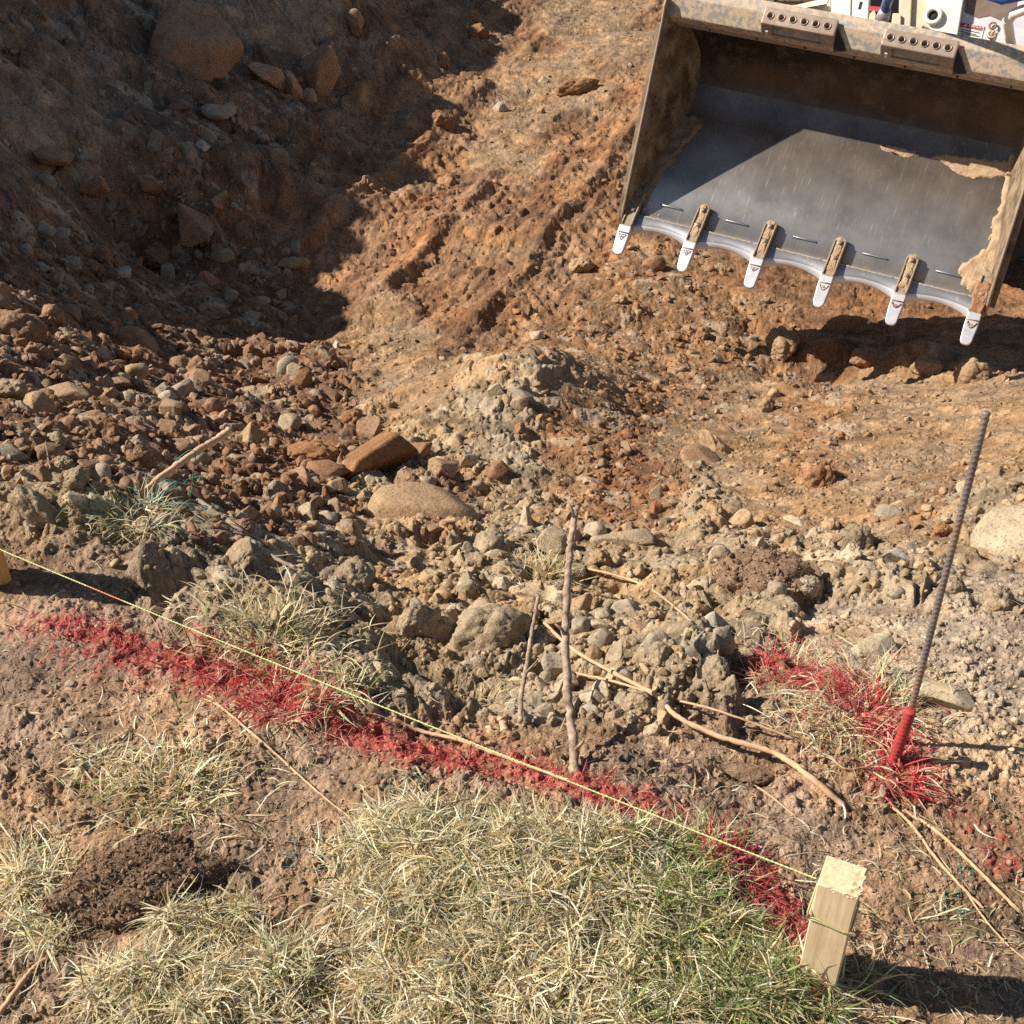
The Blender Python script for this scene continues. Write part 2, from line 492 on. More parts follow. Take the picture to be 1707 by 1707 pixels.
Z0 = base_z(XS, YY)
ZD = np.zeros_like(Z0); CL = np.zeros(Z0.shape + (3,), np.float32)
for a in range(0, len(YS), 120):
    sl_ = slice(a, a + 120)
    h_, c_ = detail(XS[sl_], YY[sl_], Z0[sl_])
    ZD[sl_] = h_; CL[sl_] = c_

# hand-placed hollows and lumps (world metres): px, py, z guess, radius x, radius y, height
for px, py, zg, rx, ry, hh in ((300, 985, -.02, .065, .05, -.10), (225, 905, -.02, .05, .02, -.05), (735, 1160, -.12, .10, .035, -.09), (660, 1090, -.05, .035, .06, -.06), (760, 1190, -.1, .05, .03, -.07),
                               (905, 1120, -.12, .05, .04, -.06), (1260, 1290, 0, .05, .025, -.03), (1240, 740, -1.3, .0, .0, 0), (240, 385, -1.4, .28, .22, -.24), (430, 262, -1.3, .40, .16, .12), (540, 225, -1.45, .35, .16, .10), (250, 275, -1.15, .45, .14, .12), (90, 130, -.75, .5, .2, .14), (60, 60, -.6, .35, .14, -.14), (640, 470, -1.6, .25, .5, .05), (1370, 610, -1.66, .25, .18, -.10),
                               (1390, 560, -1.62, .12, .05, .06), (1540, 590, -1.6, .16, .07, .06), (480, 550, -1.6, .35, .5, -.04), (1640, 950, -.3, 0, 0, 0), (700, 1350, 0, .35, .22, .02), (1320, 640, -1.55, .15, .12, .05),
                               (900, 1480, 0, .40, .16, .03), (850, 640, -1.2, .30, .25, .05), (500, 640, -1.4, .1, .1, .04), (960, 770, -1.2, .30, .16, .05), (1520, 600, -1.66, .2, .1, .06)):
    if rx == 0: continue
    p = at_z(px, py, zg)
    ZD += hh * np.exp(-((XS - p[0]) / rx) ** 2 - ((YY - p[1]) / ry) ** 2)
ZF = Z0 + ZD

def ground(x, y):
    """height of the finished ground at world points"""
    x = np.asarray(x, float); y = np.asarray(y, float)
    j = np.clip(np.searchsorted(YS, y) - 1, 0, len(YS) - 2)
    fy = np.clip((y - YS[j]) / (YS[j + 1] - YS[j]), 0, 1)
    def row(jj):
        u = (x / HWY[jj] + 1) / 2 * (NC - 1)
        i = np.clip(u.astype(np.int64), 0, NC - 2); f = np.clip(u - i, 0, 1)
        return ZF[jj, i + NXO] * (1 - f) + ZF[jj, i + 1 + NXO] * f
    return row(j) * (1 - fy) + row(j + 1) * fy

def hit(px, py):
    """first point of the ground on the view ray of a photo pixel (arrays welcome)"""
    px = np.atleast_1d(np.asarray(px, float)); py = np.atleast_1d(np.asarray(py, float))
    D = ray(px, py)
    D = np.stack([D[0] * np.ones_like(px), D[1] * np.ones_like(px), D[2] * np.ones_like(px)], -1)
    t = np.full(px.shape, .9); done = np.zeros(px.shape, bool)
    for k in range(400):
        st = 0.012 * t
        tn = t + st
        g = ground(D[:, 0] * tn, D[:, 1] * tn)
        below = HC + D[:, 2] * tn < g
        done |= below
        t = np.where(done, t, tn)
        if done.all(): break
    lo, hi = t, t * 1.012
    for k in range(8):
        m = (lo + hi) / 2
        b = HC + D[:, 2] * m < ground(D[:, 0] * m, D[:, 1] * m)
        hi = np.where(b, m, hi); lo = np.where(b, lo, m)
    return np.stack([D[:, 0] * hi, D[:, 1] * hi, HC + D[:, 2] * hi], -1), hi

nr, ncl = XS.shape
idx = np.arange(nr * ncl).reshape(nr, ncl)
FQ = np.stack([idx[:-1, :-1], idx[:-1, 1:], idx[1:, 1:], idx[1:, :-1]], -1).reshape(-1, 4)
gme = mesh_np('ground', np.stack([XS, YY, ZF], -1).reshape(-1, 3), FQ, CL.reshape(-1, 3), True, M_SOIL)
tag(link('ground', gme), kind='structure')

# ------------------------------------------------------------------ mesh building helpers
class MB:
    """collects shapes in one bmesh"""
    def __init__(s): s.bm = bmesh.new(); s.mi = 0
    def _done(s, fs):
        for f in fs: f.material_index = s.mi
    def poly(s, pts, th, axis=None):
        """extruded outline: pts are 3-D corners of one face, th a thickness vector"""
        th = Vector(th)
        a = [s.bm.verts.new(p) for p in pts]
        b = [s.bm.verts.new(Vector(p) + th) for p in pts]
        fs = [s.bm.faces.new(a), s.bm.faces.new(list(reversed(b)))]
        n = len(pts)
        for i in range(n):
            fs.append(s.bm.faces.new([a[i], b[i], b[(i + 1) % n], a[(i + 1) % n]]))
        s._done(fs); return fs
    def box(s, lo, hi):
        x0, y0, z0 = lo; x1, y1, z1 = hi
        return s.poly([(x0, y0, z0), (x1, y0, z0), (x1, y1, z0), (x0, y1, z0)], (0, 0, z1 - z0))
    def tube(s, pts, rad, n=12, cap=True):
        pts = [Vector(p) for p in pts]
        if isinstance(rad, (int, float)): rad = [rad] * len(pts)
        rings = []
        up = None
        for i, p in enumerate(pts):
            d = (pts[min(i + 1, len(pts) - 1)] - pts[max(i - 1, 0)]).normalized()
            if up is None: up = d.orthogonal().normalized()
            up = (up - d * up.dot(d)).normalized(); sd = d.cross(up)
            rings.append([s.bm.verts.new(p + (up * cos(2 * pi * k / n) + sd * sin(2 * pi * k / n)) * rad[i]) for k in range(n)])
        fs = []
        for a, b in zip(rings[:-1], rings[1:]):
            for k in range(n): fs.append(s.bm.faces.new([a[k], a[(k + 1) % n], b[(k + 1) % n], b[k]]))
        if cap: fs += [s.bm.faces.new(list(reversed(rings[0]))), s.bm.faces.new(rings[-1])]
        for f in fs: f.smooth = True
        s._done(fs)
    def build(s, name, mats, parent=None, bevel=0.0, seg=2, smooth=False):
        bmesh.ops.recalc_face_normals(s.bm, faces=s.bm.faces)
        if bevel:
            es = [e for e in s.bm.edges if len(e.link_faces) == 2 and e.calc_face_angle(0) > 0.6]
            bmesh.ops.bevel(s.bm, geom=es, offset=bevel, segments=seg, affect='EDGES', profile=0.6, clamp_overlap=True)
        me = bpy.data.meshes.new(name); s.bm.to_mesh(me); s.bm.free()
        for m in (mats if isinstance(mats, (list, tuple)) else [mats]): me.materials.append(m)
        if smooth:
            for p in me.polygons: p.use_smooth = True
        return link(name, me, parent)

def cut(o, cutters):
    """subtract meshes from o and keep the result as its mesh"""
    me = bpy.data.meshes.new('t'); cutters.bm.normal_update()
    bmesh.ops.recalc_face_normals(cutters.bm, faces=cutters.bm.faces)
    cutters.bm.to_mesh(me); cutters.bm.free()
    co = bpy.data.objects.new('t', me); COL.objects.link(co)
    par = o.parent; o.parent = None
    md = o.modifiers.new('b', 'BOOLEAN'); md.operation = 'DIFFERENCE'; md.object = co; md.solver = 'EXACT'
    dg = bpy.context.evaluated_depsgraph_get()
    new = bpy.data.meshes.new_from_object(o.evaluated_get(dg))
    o.modifiers.clear(); old = o.data; o.data = new; new.name = old.name
    o.parent = par
    bpy.data.objects.remove(co); bpy.data.meshes.remove(me)

def fib(n):
    i = np.arange(n) + .5
    ph = np.arccos(1 - 2 * i / n); th = pi * (1 + 5 ** .5) * i
    return np.stack([np.cos(th) * np.sin(ph), np.sin(th) * np.sin(ph), np.cos(ph)], -1)

def noise3(P, s):
    return (perlin(P[:, 0] + 7.3 * P[:, 2], P[:, 1] - 3.1 * P[:, 2] + .5, s) + perlin(P[:, 1] + 5.7 * P[:, 0], P[:, 2] + 1.7, s + 1) + perlin(P[:, 2] * .9 + 9.1 * P[:, 1], P[:, 0] * 1.1, s + 2)) / 3

def ico(sub):
    bm = bmesh.new(); bmesh.ops.create_icosphere(bm, subdivisions=sub, radius=1)
    V = np.array([v.co[:] for v in bm.verts]); Fc = np.array([[v.index for v in f.verts] for f in bm.faces])
    bm.free(); return V, Fc

def smooth3(V, sc, s):
    """smooth 3-D noise, from sums of sines, for lumps on closed shapes"""
    r = np.random.default_rng(s); o = 0
    for k in range(7):
        d = r.normal(size=3); d /= np.linalg.norm(d)
        o = o + np.sin(V @ d * (sc * r.uniform(.7, 1.5)) + r.uniform(0, 6.28)) / 7
    return o

def stone_shape(sub, kind, s):
    V, Fc = ico(sub)
    r = np.random.default_rng(s)
    sq = {'angular': (1.0, r.uniform(.65, .95), r.uniform(.5, .8)), 'round': (1.0, r.uniform(.75, .95), r.uniform(.6, .85)),
          'slab': (1.0, r.uniform(.6, .85), r.uniform(.28, .42)), 'clod': (1.0, r.uniform(.8, 1), r.uniform(.65, .85)), 'pyramid': (1, .9, 1)}[kind]
    P = V.copy()
    np_, lo, hi, soft = {'angular': (12, .42, .80, .06), 'round': (11, .60, .90, .22), 'slab': (12, .55, .85, .12), 'clod': (9, .6, .95, .25), 'pyramid': (0, 0, 0, .1)}[kind]
    if kind == 'pyramid':
        N = [np.array([cos(a), sin(a), .62]) for a in (0.3, 1.9, 3.4, 5.0)] + [np.array([0, 0, -1.])]; D = [.40, .42, .4, .45, .4]
    else:
        N = list(r.normal(size=(np_, 3))); D = list(r.uniform(lo, hi, np_))
    for n, d in zip(N, D):
        n = n / np.linalg.norm(n)
        q = P @ n - d
        P = P - np.outer(np.where(q > 0, q * (1 - soft * .5), 0), n)
    P = P * np.array(sq)
    P = P * (1 + .05 * smooth3(P, 5, s + 1)[:, None] * (2.2 if kind in ('round', 'clod') else 1))
    if kind == 'clod' and sub >= 3:
        D0 = P / np.linalg.norm(P, axis=1, keepdims=True); add = 0
        for cnt, am in ((26, .17), (110, .085), (480, .045), (1500, .022)):
            Q = r.normal(size=(cnt, 3)); Q /= np.linalg.norm(Q, axis=1, keepdims=True)
            rr_ = math.sqrt(4 / cnt) * r.uniform(.5, 1.3, cnt); hh_ = r.uniform(.3, 1, cnt)
            best = np.zeros(len(D0))
            for a in range(0, len(D0), 2000):
                dd = np.sqrt(np.maximum(0, 2 - 2 * D0[a:a + 2000] @ Q.T)) / rr_
                best[a:a + 2000] = (np.sqrt(np.maximum(0, 1 - dd ** 2)) * hh_).max(1)
            add = add + am * (best - .45)
        P = P + D0 * add[:, None]
    if sub >= 3:
        nn = P / np.linalg.norm(P, axis=1, keepdims=True)
        amp = {'clod': .055, 'round': .012, 'slab': .022, 'angular': .018, 'pyramid': .02}[kind]
        u = P * 4
        P = P + nn * (amp * (noise3(u, s) + .6 * noise3(u * 2.3, s + 9) + .4 * noise3(u * 5.1, s + 19) + (.35 * noise3(u * 11, s + 29) if kind == 'clod' else 0)))[:, None]
    return P / np.abs(P[:, 0]).max(), Fc

PROTO = {}
for kind, k in (('angular', 8), ('round', 6), ('slab', 3), ('clod', 4), ('pyramid', 1)):
    PROTO[kind] = []
    for q in range(k):
        V, Fc = stone_shape(5 if kind in ('clod',) else 4, kind, 1000 + 31 * q + len(kind))
        PROTO[kind].append((mesh_np('stone_' + kind, V, Fc, None, True), V))

def rand_quat(r, flat=False):
    if flat:
        return Quaternion((0, 0, 1), r.uniform(0, 2 * pi)) @ Quaternion((1, 0, 0), r.normal() * .22) @ Quaternion((0, 1, 0), r.normal() * .22)
    q = r.normal(size=4); q /= np.linalg.norm(q)
    return Quaternion(q)

M_SOD = earth_mat('root_felt', 'obj', 0.5, 0.97, 0.6, (1.0, .8))
RC = {'lightbrown': (.38, .235, .14), 'brown': (.29, .175, .105), 'grey': (.33, .275, .20), 'pale': (.43, .345, .235), 'tan': (.37, .25, .145), 'rust': (.30, .155, .072), 'lightgrey': (.46, .41, .34), 'soil': (.345, .262, .17), 'darkbrown': (.17, .11, .07), 'root': (.24, .155, .10), 'reddish': (.29, .16, .085)}  # the bank boulders have a lighter brown stone of their own

def rock(px, py, wpx, kind, colr, label=None, name='rock', cat='rock', flat=None, sx=1, sy=1, sz=1, yaw=None, pi_=None, raise_=.30, tiltx=0, tilty=0, mat=None, group=None):
    P, t = hit(px, py); P = P[0]; Z = t[0]
    w = wpx * Z / F / 2
    me, V = PROTO[kind][(pi_ if pi_ is not None else random.randrange(len(PROTO[kind]))) % len(PROTO[kind])]
    o = bpy.data.objects.new(name, me); COL.objects.link(o)
    if flat is None: flat = kind in ('slab', 'pyramid') or yaw is not None
    q = rand_quat(rng, flat)
    if yaw is not None: q = Quaternion((0, 0, 1), radians(yaw)) @ Quaternion((1, 0, 0), radians(tiltx)) @ Quaternion((0, 1, 0), radians(tilty))
    o.rotation_mode = 'QUATERNION'; o.rotation_quaternion = q
    o.scale = (w * sx, w * sy, w * sz)
    d = ray(px, py); d = d / np.linalg.norm(d)
    o.location = tuple(P - d * w * raise_ * min(sz, sy, 1) * .8)
    cc = np.array(RC[colr]) * rng.uniform(.88, 1.12)
    o.color = (*cc, 1)
    if mat is not None:
        o.material_slots[0].link = 'OBJECT' if o.material_slots else 'DATA'
        if o.material_slots: o.material_slots[0].material = mat
    tag(o, label, cat, group)
    return o
for kd in PROTO:
    for me, V in PROTO[kd]: me.materials.append(M_CLOD if kd == 'clod' else M_STONE)

# ------------------------------------------------------------------ the stones one can point at
ROCKS = [
 (330, 82, 122, 'slab', 'lightbrown', 'largest brown boulder, flat faced, set in the shaded upper bank', dict(yaw=20, tiltx=50, sy=1.25, sz=1.4, pi_=0)),
 (448, 130, 72, 'angular', 'lightbrown', 'angular brown block standing left of its neighbour in the shaded bank', dict(pi_=1)),
 (533, 122, 70, 'angular', 'lightbrown', 'flat topped brown block at the right end of the shaded boulder row', dict(pi_=2)),
 (487, 150, 48, 'angular', 'lightbrown', 'brown stone wedged between the two angular blocks in shade', dict(pi_=3)),
 (517, 163, 34, 'round', 'tan', 'small tan lump under the shaded angular blocks', {}),
 (298, 20, 26, 'round', 'lightgrey', 'small pale stone above the largest shaded boulder', {}),
 (592, 38, 42, 'round', 'brown', 'dark rounded stone at the top of the bank near the hanging roots', {}),
 (155, 314, 56, 'angular', 'lightbrown', 'brown stone at the lip of the dark hollow, farther from it than its twin', dict(pi_=4)),
 (250, 312, 54, 'angular', 'lightbrown', 'broad brown block directly above the dark hollow in shade', dict(pi_=5)),
 (140, 265, 34, 'slab', 'lightgrey', 'elongated pale grey stone lying in the shaded rubble', dict(sy=.6)),
 (90, 262, 62, 'slab', 'brown', 'flat brown slab in the shaded rubble beside the elongated pale stone', {}),
 (256, 240, 42, 'angular', 'grey', 'square grey stone in the shaded rubble under the boulders', {}),
 (338, 242, 30, 'angular', 'lightgrey', 'small pale angular stone in the shaded rubble', {}),
 (217, 206, 36, 'angular', 'brown', 'brown cobble on the shaded slope under the large boulder', {}),
 (300, 178, 44, 'slab', 'brown', 'thin brown flake just below the largest shaded boulder', {}),
 (365, 185, 50, 'slab', 'grey', 'dark grey layered slab in the shaded scree', {}),
 (78, 302, 32, 'round', 'grey', 'round grey cobble at the edge of the shaded rubble', {}),
 (318, 372, 56, 'pyramid', 'brown', 'upright brown wedge shaped stone on the floor of the dark hollow', dict(sz=1.3, sx=.9)),
 (360, 346, 28, 'angular', 'brown', 'small upright brown stone behind the wedge shaped one', dict(sz=1.3)),
 (75, 448, 40, 'angular', 'grey', 'pointed grey stone in the shaded rubble bed', {}),
 (203, 455, 40, 'angular', 'lightgrey', 'almost white angular stone in the shaded rubble bed', {}),
 (300, 490, 56, 'slab', 'brown', 'smooth wet looking brown stone in the shaded rubble bed', dict(sz=1.6)),
 (73, 382, 38, 'angular', 'grey', 'grey stone on the left edge of the heap of pale shaded cobbles', {}),
 (104, 388, 28, 'angular', 'grey', 'grey stone on the right edge of the heap of pale shaded cobbles', {}),
 (80, 410, 36, 'angular', 'grey', 'lowest grey stone of the heap of pale shaded cobbles', {}),
 (45, 420, 30, 'round', 'grey', 'round pale stone left of the grey cobble heap in shade', {}),
 (372, 426, 46, 'slab', 'tan', 'light brown flat stone at the far side of the shaded rubble bed', dict(sz=1.7)),
 (258, 428, 66, 'clod', 'brown', 'big brown earth lump in the middle of the shaded rubble bed', {}),
 (170, 432, 56, 'clod', 'brown', 'brown earth lump next to the almost white stone', {}),
 (365, 553, 36, 'angular', 'brown', 'square brown stone at the toe of the shaded rubble', {}),
 (385, 494, 30, 'round', 'grey', 'upright grey stone near the tracked clay in shade', dict(sz=1.2)),
 (422, 527, 34, 'angular', 'grey', 'grey stone beside the tracked clay at the shadow edge', {}),
 (28, 552, 98, 'clod', 'brown', 'largest brown boulder of the left slope, its top just catching the sun', dict(yaw=10, tiltx=10, tilty=12, sy=.8, sz=.9, mat='stone')),
 (232, 575, 84, 'slab', 'brown', 'long brown slab dipping down the left slope at the shadow line', dict(yaw=-30, tiltx=5, tilty=25, sz=1.5, sy=.8)),
 (190, 549, 34, 'round', 'brown', 'round brown stone perched on the upper end of the long dipping slab', {}),
 (103, 660, 98, 'slab', 'tan', 'broad flat tan slab lying level in the sunlit left slope', dict(yaw=5, sz=1.2, pi_=1)),
 (48, 657, 26, 'round', 'tan', 'small light tan cobble left of the broad flat slab', {}),
 (200, 634, 32, 'round', 'tan', 'upright tan cobble in the sunlit left slope', dict(sz=1.2)),
 (226, 622, 46, 'round', 'tan', 'rounded light brown stone above the upright tan cobble', {}),
 (163, 640, 28, 'round', 'brown', 'small brown stone beside the broad flat slab', {}),
 (212, 668, 34, 'round', 'grey', 'grey banded cobble on the sunlit left slope', {}),
 (187, 660, 36, 'angular', 'brown', 'blocky brown stone between the flat slab and the grey banded cobble', {}),
 (60, 590, 62, 'clod', 'brown', 'crumbly brown lump below the largest left boulder', {}),
 (285, 678, 56, 'angular', 'tan', 'angular tan brown block in the sunlit part of the left slope', dict(pi_=6)),
 (170, 712, 66, 'clod', 'brown', 'wide brown lump in front of the sunlit left slope', dict(sz=.8)),
 (224, 747, 42, 'angular', 'tan', 'small squared tan block just above the lawn edge', {}),
 (345, 612, 32, 'angular', 'tan', 'square brown stone alone at the bottom of the left slope', {}),
 (422, 729, 68, 'pyramid', 'tan', 'tan pyramid shaped stone near the end of the peeled stick', dict(yaw=20)),
 (130, 832, 38, 'angular', 'grey', 'upright greenish grey stone on the lawn edge', dict(sz=1.2)),
 (125, 805, 66, 'clod', 'soil', 'grey earth lump behind the upright stone on the lawn edge', {}),
 (12, 758, 70, 'slab', 'grey', 'dark grey slab cut by the left frame edge above the lawn', dict(tilty=20, yaw=0)),
 (272, 868, 38, 'round', 'grey', 'grey rounded stone at the foot of the little grass tuft', {}),
 (430, 640, 52, 'angular', 'reddish', 'reddish block with sloping top left of the rubble tongue', {}),
 (500, 645, 62, 'angular', 'rust', 'orange stone with a pale top at the corner of the tracked clay', dict(pi_=0)),
 (475, 605, 36, 'angular', 'brown', 'brown stone with a tilted top near the shaded tracks', {}),
 (560, 578, 26, 'angular', 'lightgrey', 'lone pale grey stone at the lower end of the shadow edge', {}),
 (522, 757, 88, 'clod', 'rust', 'wide rusty orange lump left of the tilted rusty block', dict(yaw=0, sy=.6, sz=.6)),
 (545, 785, 78, 'slab', 'reddish', 'thin pinkish slab under the wide rusty lump', dict(yaw=0, tilty=8)),
 (620, 770, 176, 'angular', 'rust', 'large rusty orange block leaning diagonally against the gravel tongue', dict(yaw=42, tiltx=22, tilty=-6, sy=.62, sz=.85, pi_=7, raise_=.5)),
 (687, 860, 232, 'round', 'tan', 'largest rock of all, a wide dust covered brown slab with an overhanging front', dict(yaw=-8, tiltx=6, tilty=4, sy=.62, sz=.66, pi_=2, raise_=.5)),
 (590, 700, 46, 'clod', 'rust', 'small orange lump above the tilted rusty block', {}),
 (700, 750, 48, 'slab', 'reddish', 'brown shard propped up behind the large rusty block', dict(yaw=35, tilty=-20, sz=1.3)),
 (738, 788, 66, 'angular', 'tan', 'tan wedge of rock between the shard and the pale upright stone', dict(sz=.8)),
 (783, 778, 52, 'angular', 'pale', 'upright pale stone in the middle of the gravel mound', dict(yaw=10, sz=1.5, sx=.7)),
 (833, 785, 48, 'round', 'reddish', 'rounded red brown cobble beside the upright pale stone', {}),
 (797, 672, 56, 'angular', 'pale', 'pale flat topped stone capping the grey side of the mound', dict(sz=.7)),
 (830, 655, 34, 'angular', 'pale', 'upright pale stone next to the capping stone on the mound', dict(sz=1.3)),
 (870, 660, 40, 'slab', 'grey', 'thin grey slab near the crest of the mound', dict(sz=1.4)),
 (745, 722, 28, 'round', 'grey', 'round grey cobble on the lower flank of the mound', {}),
 (870, 720, 34, 'clod', 'reddish', 'brown earth lump on the orange flank of the mound', {}),
 (892, 560, 30, 'angular', 'pale', 'pale cobble between the mound and the tracked clay', {}),
 (970, 446, 44, 'clod', 'tan', 'light crumbly lump in front of the left end of the bucket', {}),
 (1088, 444, 46, 'round', 'reddish', 'pinkish brown cobble lying under the leftmost bucket teeth', {}),
 (1033, 500, 28, 'clod', 'tan', 'small dusty lump alone on the clay below the bucket corner', {}),
 (904, 134, 26, 'angular', 'pale', 'small pale stone standing up in the gravel strip', {}),
 (834, 181, 24, 'round', 'lightgrey', 'round whitish pebble at the edge of the gravel strip', {}),
 (900, 188, 20, 'angular', 'tan', 'pointed tan pebble in the gravel strip', {}),
 (796, 55, 40, 'clod', 'rust', 'orange clod catching the sun at the top of the shadow edge', {}),
 (790, 30, 26, 'clod', 'reddish', 'small clod beyond the sunlit orange one', {}),
 (738, 105, 40, 'clod', 'reddish', 'reddish clod ridge in the shade with its tip in the sun', {}),
 (740, 200, 44, 'clod', 'reddish', 'red brown clod on the shadow edge half way up the track', {}),
 (960, 148, 90, 'clod', 'rust', 'long dark orange clod on the tracks left of the bucket', dict(yaw=30, sy=.5, sz=.5)),
 (490, 442, 56, 'clod', 'tan', 'sunlit crumbly clod surrounded by shade on the tracked clay', dict(yaw=10, sy=.5, sz=.6)),
 (877, 872, 76, 'angular', 'pale', 'pale block behind the upright grey stick', dict(pi_=4)),
 (822, 912, 72, 'clod', 'soil', 'rounded pale lump right of the largest slab', dict(mat='stone')),
 (780, 918, 32, 'round', 'pale', 'small cobble between the largest slab and the pale lump', {}),
 (922, 902, 76, 'slab', 'soil', 'low grey brown stone touching the upright stick', dict(sz=1.6)),
 (1045, 902, 124, 'angular', 'soil', 'broad grey brown boulder right of the upright stick', dict(yaw=-10, sy=.7, sz=.6, pi_=5)),
 (1000, 935, 58, 'clod', 'tan', 'brown lump under the broad boulder beside the stick', {}),
 (930, 855, 30, 'angular', 'pale', 'pointed pale stone behind the top of the stick', {}),
 (545, 868, 42, 'round', 'pale', 'whitish cobble left of the largest slab', {}),
 (583, 880, 46, 'round', 'soil', 'rounded cobble touching the left end of the largest slab', {}),
 (458, 858, 48, 'angular', 'soil', 'low grey stone in line with the largest slab, farther left', {}),
 (560, 850, 50, 'angular', 'soil', 'grey wedge leaning on the corner of the largest slab', {}),
 (1045, 1020, 60, 'round', 'grey', 'biggest grey cobble of the group right of the stick', {}),
 (970, 1045, 46, 'round', 'grey', 'grey cobble of the group touching the stick', {}),
 (1006, 1066, 54, 'round', 'grey', 'grey cobble in the middle of the group right of the stick', {}),
 (1065, 1052, 42, 'round', 'tan', 'brownish cobble of the group right of the stick', {}),
 (1093, 1080, 60, 'round', 'grey', 'grey cobble at the right end of the group', {}),
 (1026, 1102, 68, 'angular', 'pale', 'flat pale stone in front of the cobble group', dict(sz=.8)),
 (1002, 1030, 34, 'round', 'pale', 'small pale cobble at the rear of the group', {}),
 (1187, 1042, 66, 'pyramid', 'lightgrey', 'pale pointed stone rising above the rubble left of the red grass', dict(yaw=50)),
 (912, 1135, 40, 'round', 'grey', 'grey cobble in the trench between the two sticks', {}),
 (925, 1168, 46, 'angular', 'grey', 'flat grey stone in the trench under the cobble', dict(sz=.6)),
 (860, 1138, 46, 'angular', 'pale', 'pale flat stone left of the thin dark stick', dict(sz=.6)),
 (1086, 1220, 38, 'angular', 'pale', 'pale stone beside the bend of the long dry root', {}),
 (1492, 934, 74, 'angular', 'lightgrey', 'whitest angular stone, left of the rebar', dict(pi_=1)),
 (1332, 872, 60, 'angular', 'pale', 'pale block in the rubble below the round earth lump', {}),
 (1196, 932, 56, 'round', 'pale', 'rounded pale stone in the middle of the light rubble', {}),
 (1236, 872, 56, 'round', 'tan', 'sandy rounded stone in the rubble left of the pale block', {}),
 (1366, 800, 86, 'clod', 'reddish', 'round red brown earth lump alone on the smooth slope', dict(pi_=0)),
 (1422, 905, 84, 'clod', 'soil', 'wide pale lump left of the whitest stone', dict(sy=.8, sz=.6)),
 (1480, 858, 56, 'slab', 'grey', 'flat topped grey stone beyond the whitest stone', dict(sz=1.5)),
 (1385, 880, 44, 'clod', 'tan', 'brown lump right of the pale block', {}),
 (1268, 905, 40, 'angular', 'pale', 'small pale stone between the sandy and the wide lump', {}),
 (1172, 768, 80, 'slab', 'brown', 'brown slab half buried below the dark earth hollow', dict(yaw=-30, tilty=15)),
 (1195, 748, 86, 'clod', 'tan', 'tan crusted lump above the half buried brown slab', dict(sy=.7, sz=.5)),
 (1240, 662, 34, 'angular', 'pale', 'pale stone beside the dark fine soil', {}),
 (1290, 658, 30, 'round', 'tan', 'tan stone next to the pale one by the dark fine soil', {}),
 (1278, 680, 44, 'clod', 'tan', 'crumbling lump in front of the pale stone by the dark fine soil', {}),
 (1195, 600, 24, 'angular', 'pale', 'lone pale pebble on the clay below the third tooth', {}),
 (1172, 560, 34, 'clod', 'brown', 'dark clod with a long shadow on the clay below the teeth', {}),
 (1405, 545, 90, 'clod', 'reddish', 'sunlit crumb ridge left of the bucket shadow', dict(yaw=15, sy=.5, sz=.6)),
 (1300, 575, 78, 'clod', 'tan', 'large sunlit lump at the left corner of the bucket shadow', dict(sy=.8)),
 (1440, 600, 48, 'clod', 'reddish', 'sunlit clod standing inside the bucket shadow', dict(sz=1.2)),
 (1545, 615, 60, 'clod', 'tan', 'sunlit lump at the near edge of the bucket shadow', {}),
 (1620, 628, 72, 'clod', 'tan', 'cracked block at the near edge of the bucket shadow, next to the rebar line', {}),
 (1560, 1152, 128, 'angular', 'pale', 'flat pale stone sunk in the soil beside the rebar foot', dict(yaw=-12, sy=.7, sz=.38, pi_=2)),
 (1452, 1084, 96, 'angular', 'pale', 'pale stone with a level top behind the red grass', dict(yaw=10, sy=.8, sz=.6, pi_=3)),
 (1722, 905, 215, 'round', 'pale', 'huge pale rock cut by the right frame edge', dict(yaw=-25, tilty=-28, sy=.9, sz=1.0, pi_=3, raise_=.1)),
 (1668, 1005, 66, 'clod', 'soil', 'lump with root hairs in front of the huge pale rock', {}),
 (1585, 985, 56, 'clod', 'soil', 'pale crumbly lump right of the rebar', {}),
 (1530, 870, 36, 'round', 'reddish', 'brown lump behind the rebar', {}),
 (1570, 890, 42, 'clod', 'rust', 'orange brown lump on the slope right of the rebar', {}),
 (1605, 815, 30, 'round', 'pale', 'low pale stone half buried near the right edge of the slope', {}),
 (118, 1140, 22, 'round', 'grey', 'small grey pebble lying on the bare lawn soil', {}),
 (115, 1222, 28, 'slab', 'grey', 'flat dark pebble on the bare lawn soil', {}),
 (108, 910, 16, 'angular', 'rust', 'tiny orange brick coloured chip on the bare lawn soil', {}),
 (1472, 1322, 20, 'round', 'grey', 'small grey pebble beside the red sprayed grass', {}),
 (112, 1620, 30, 'round', 'grey', 'grey pebble among the straw at the lower left', {}),
 (1675, 1190, 12, 'round', 'lightgrey', 'tiny whitish pebble at the right edge of the lawn soil', {}),
]
for (px, py, w, kd, cl, lab, kw) in ROCKS:
    kw = dict(kw); m = kw.pop('mat', None)
    is_clod = kd == 'clod' and m is None
    if py < 400 and px < 620: kw.setdefault('raise_', .75); w *= 1.3 if w > 44 else 1.1
    rock(px, py, w, kd, cl, lab, name='earth_clod' if is_clod else 'rock', cat='clod' if is_clod else 'rock', mat=M_STONE if m == 'stone' else None, **kw)

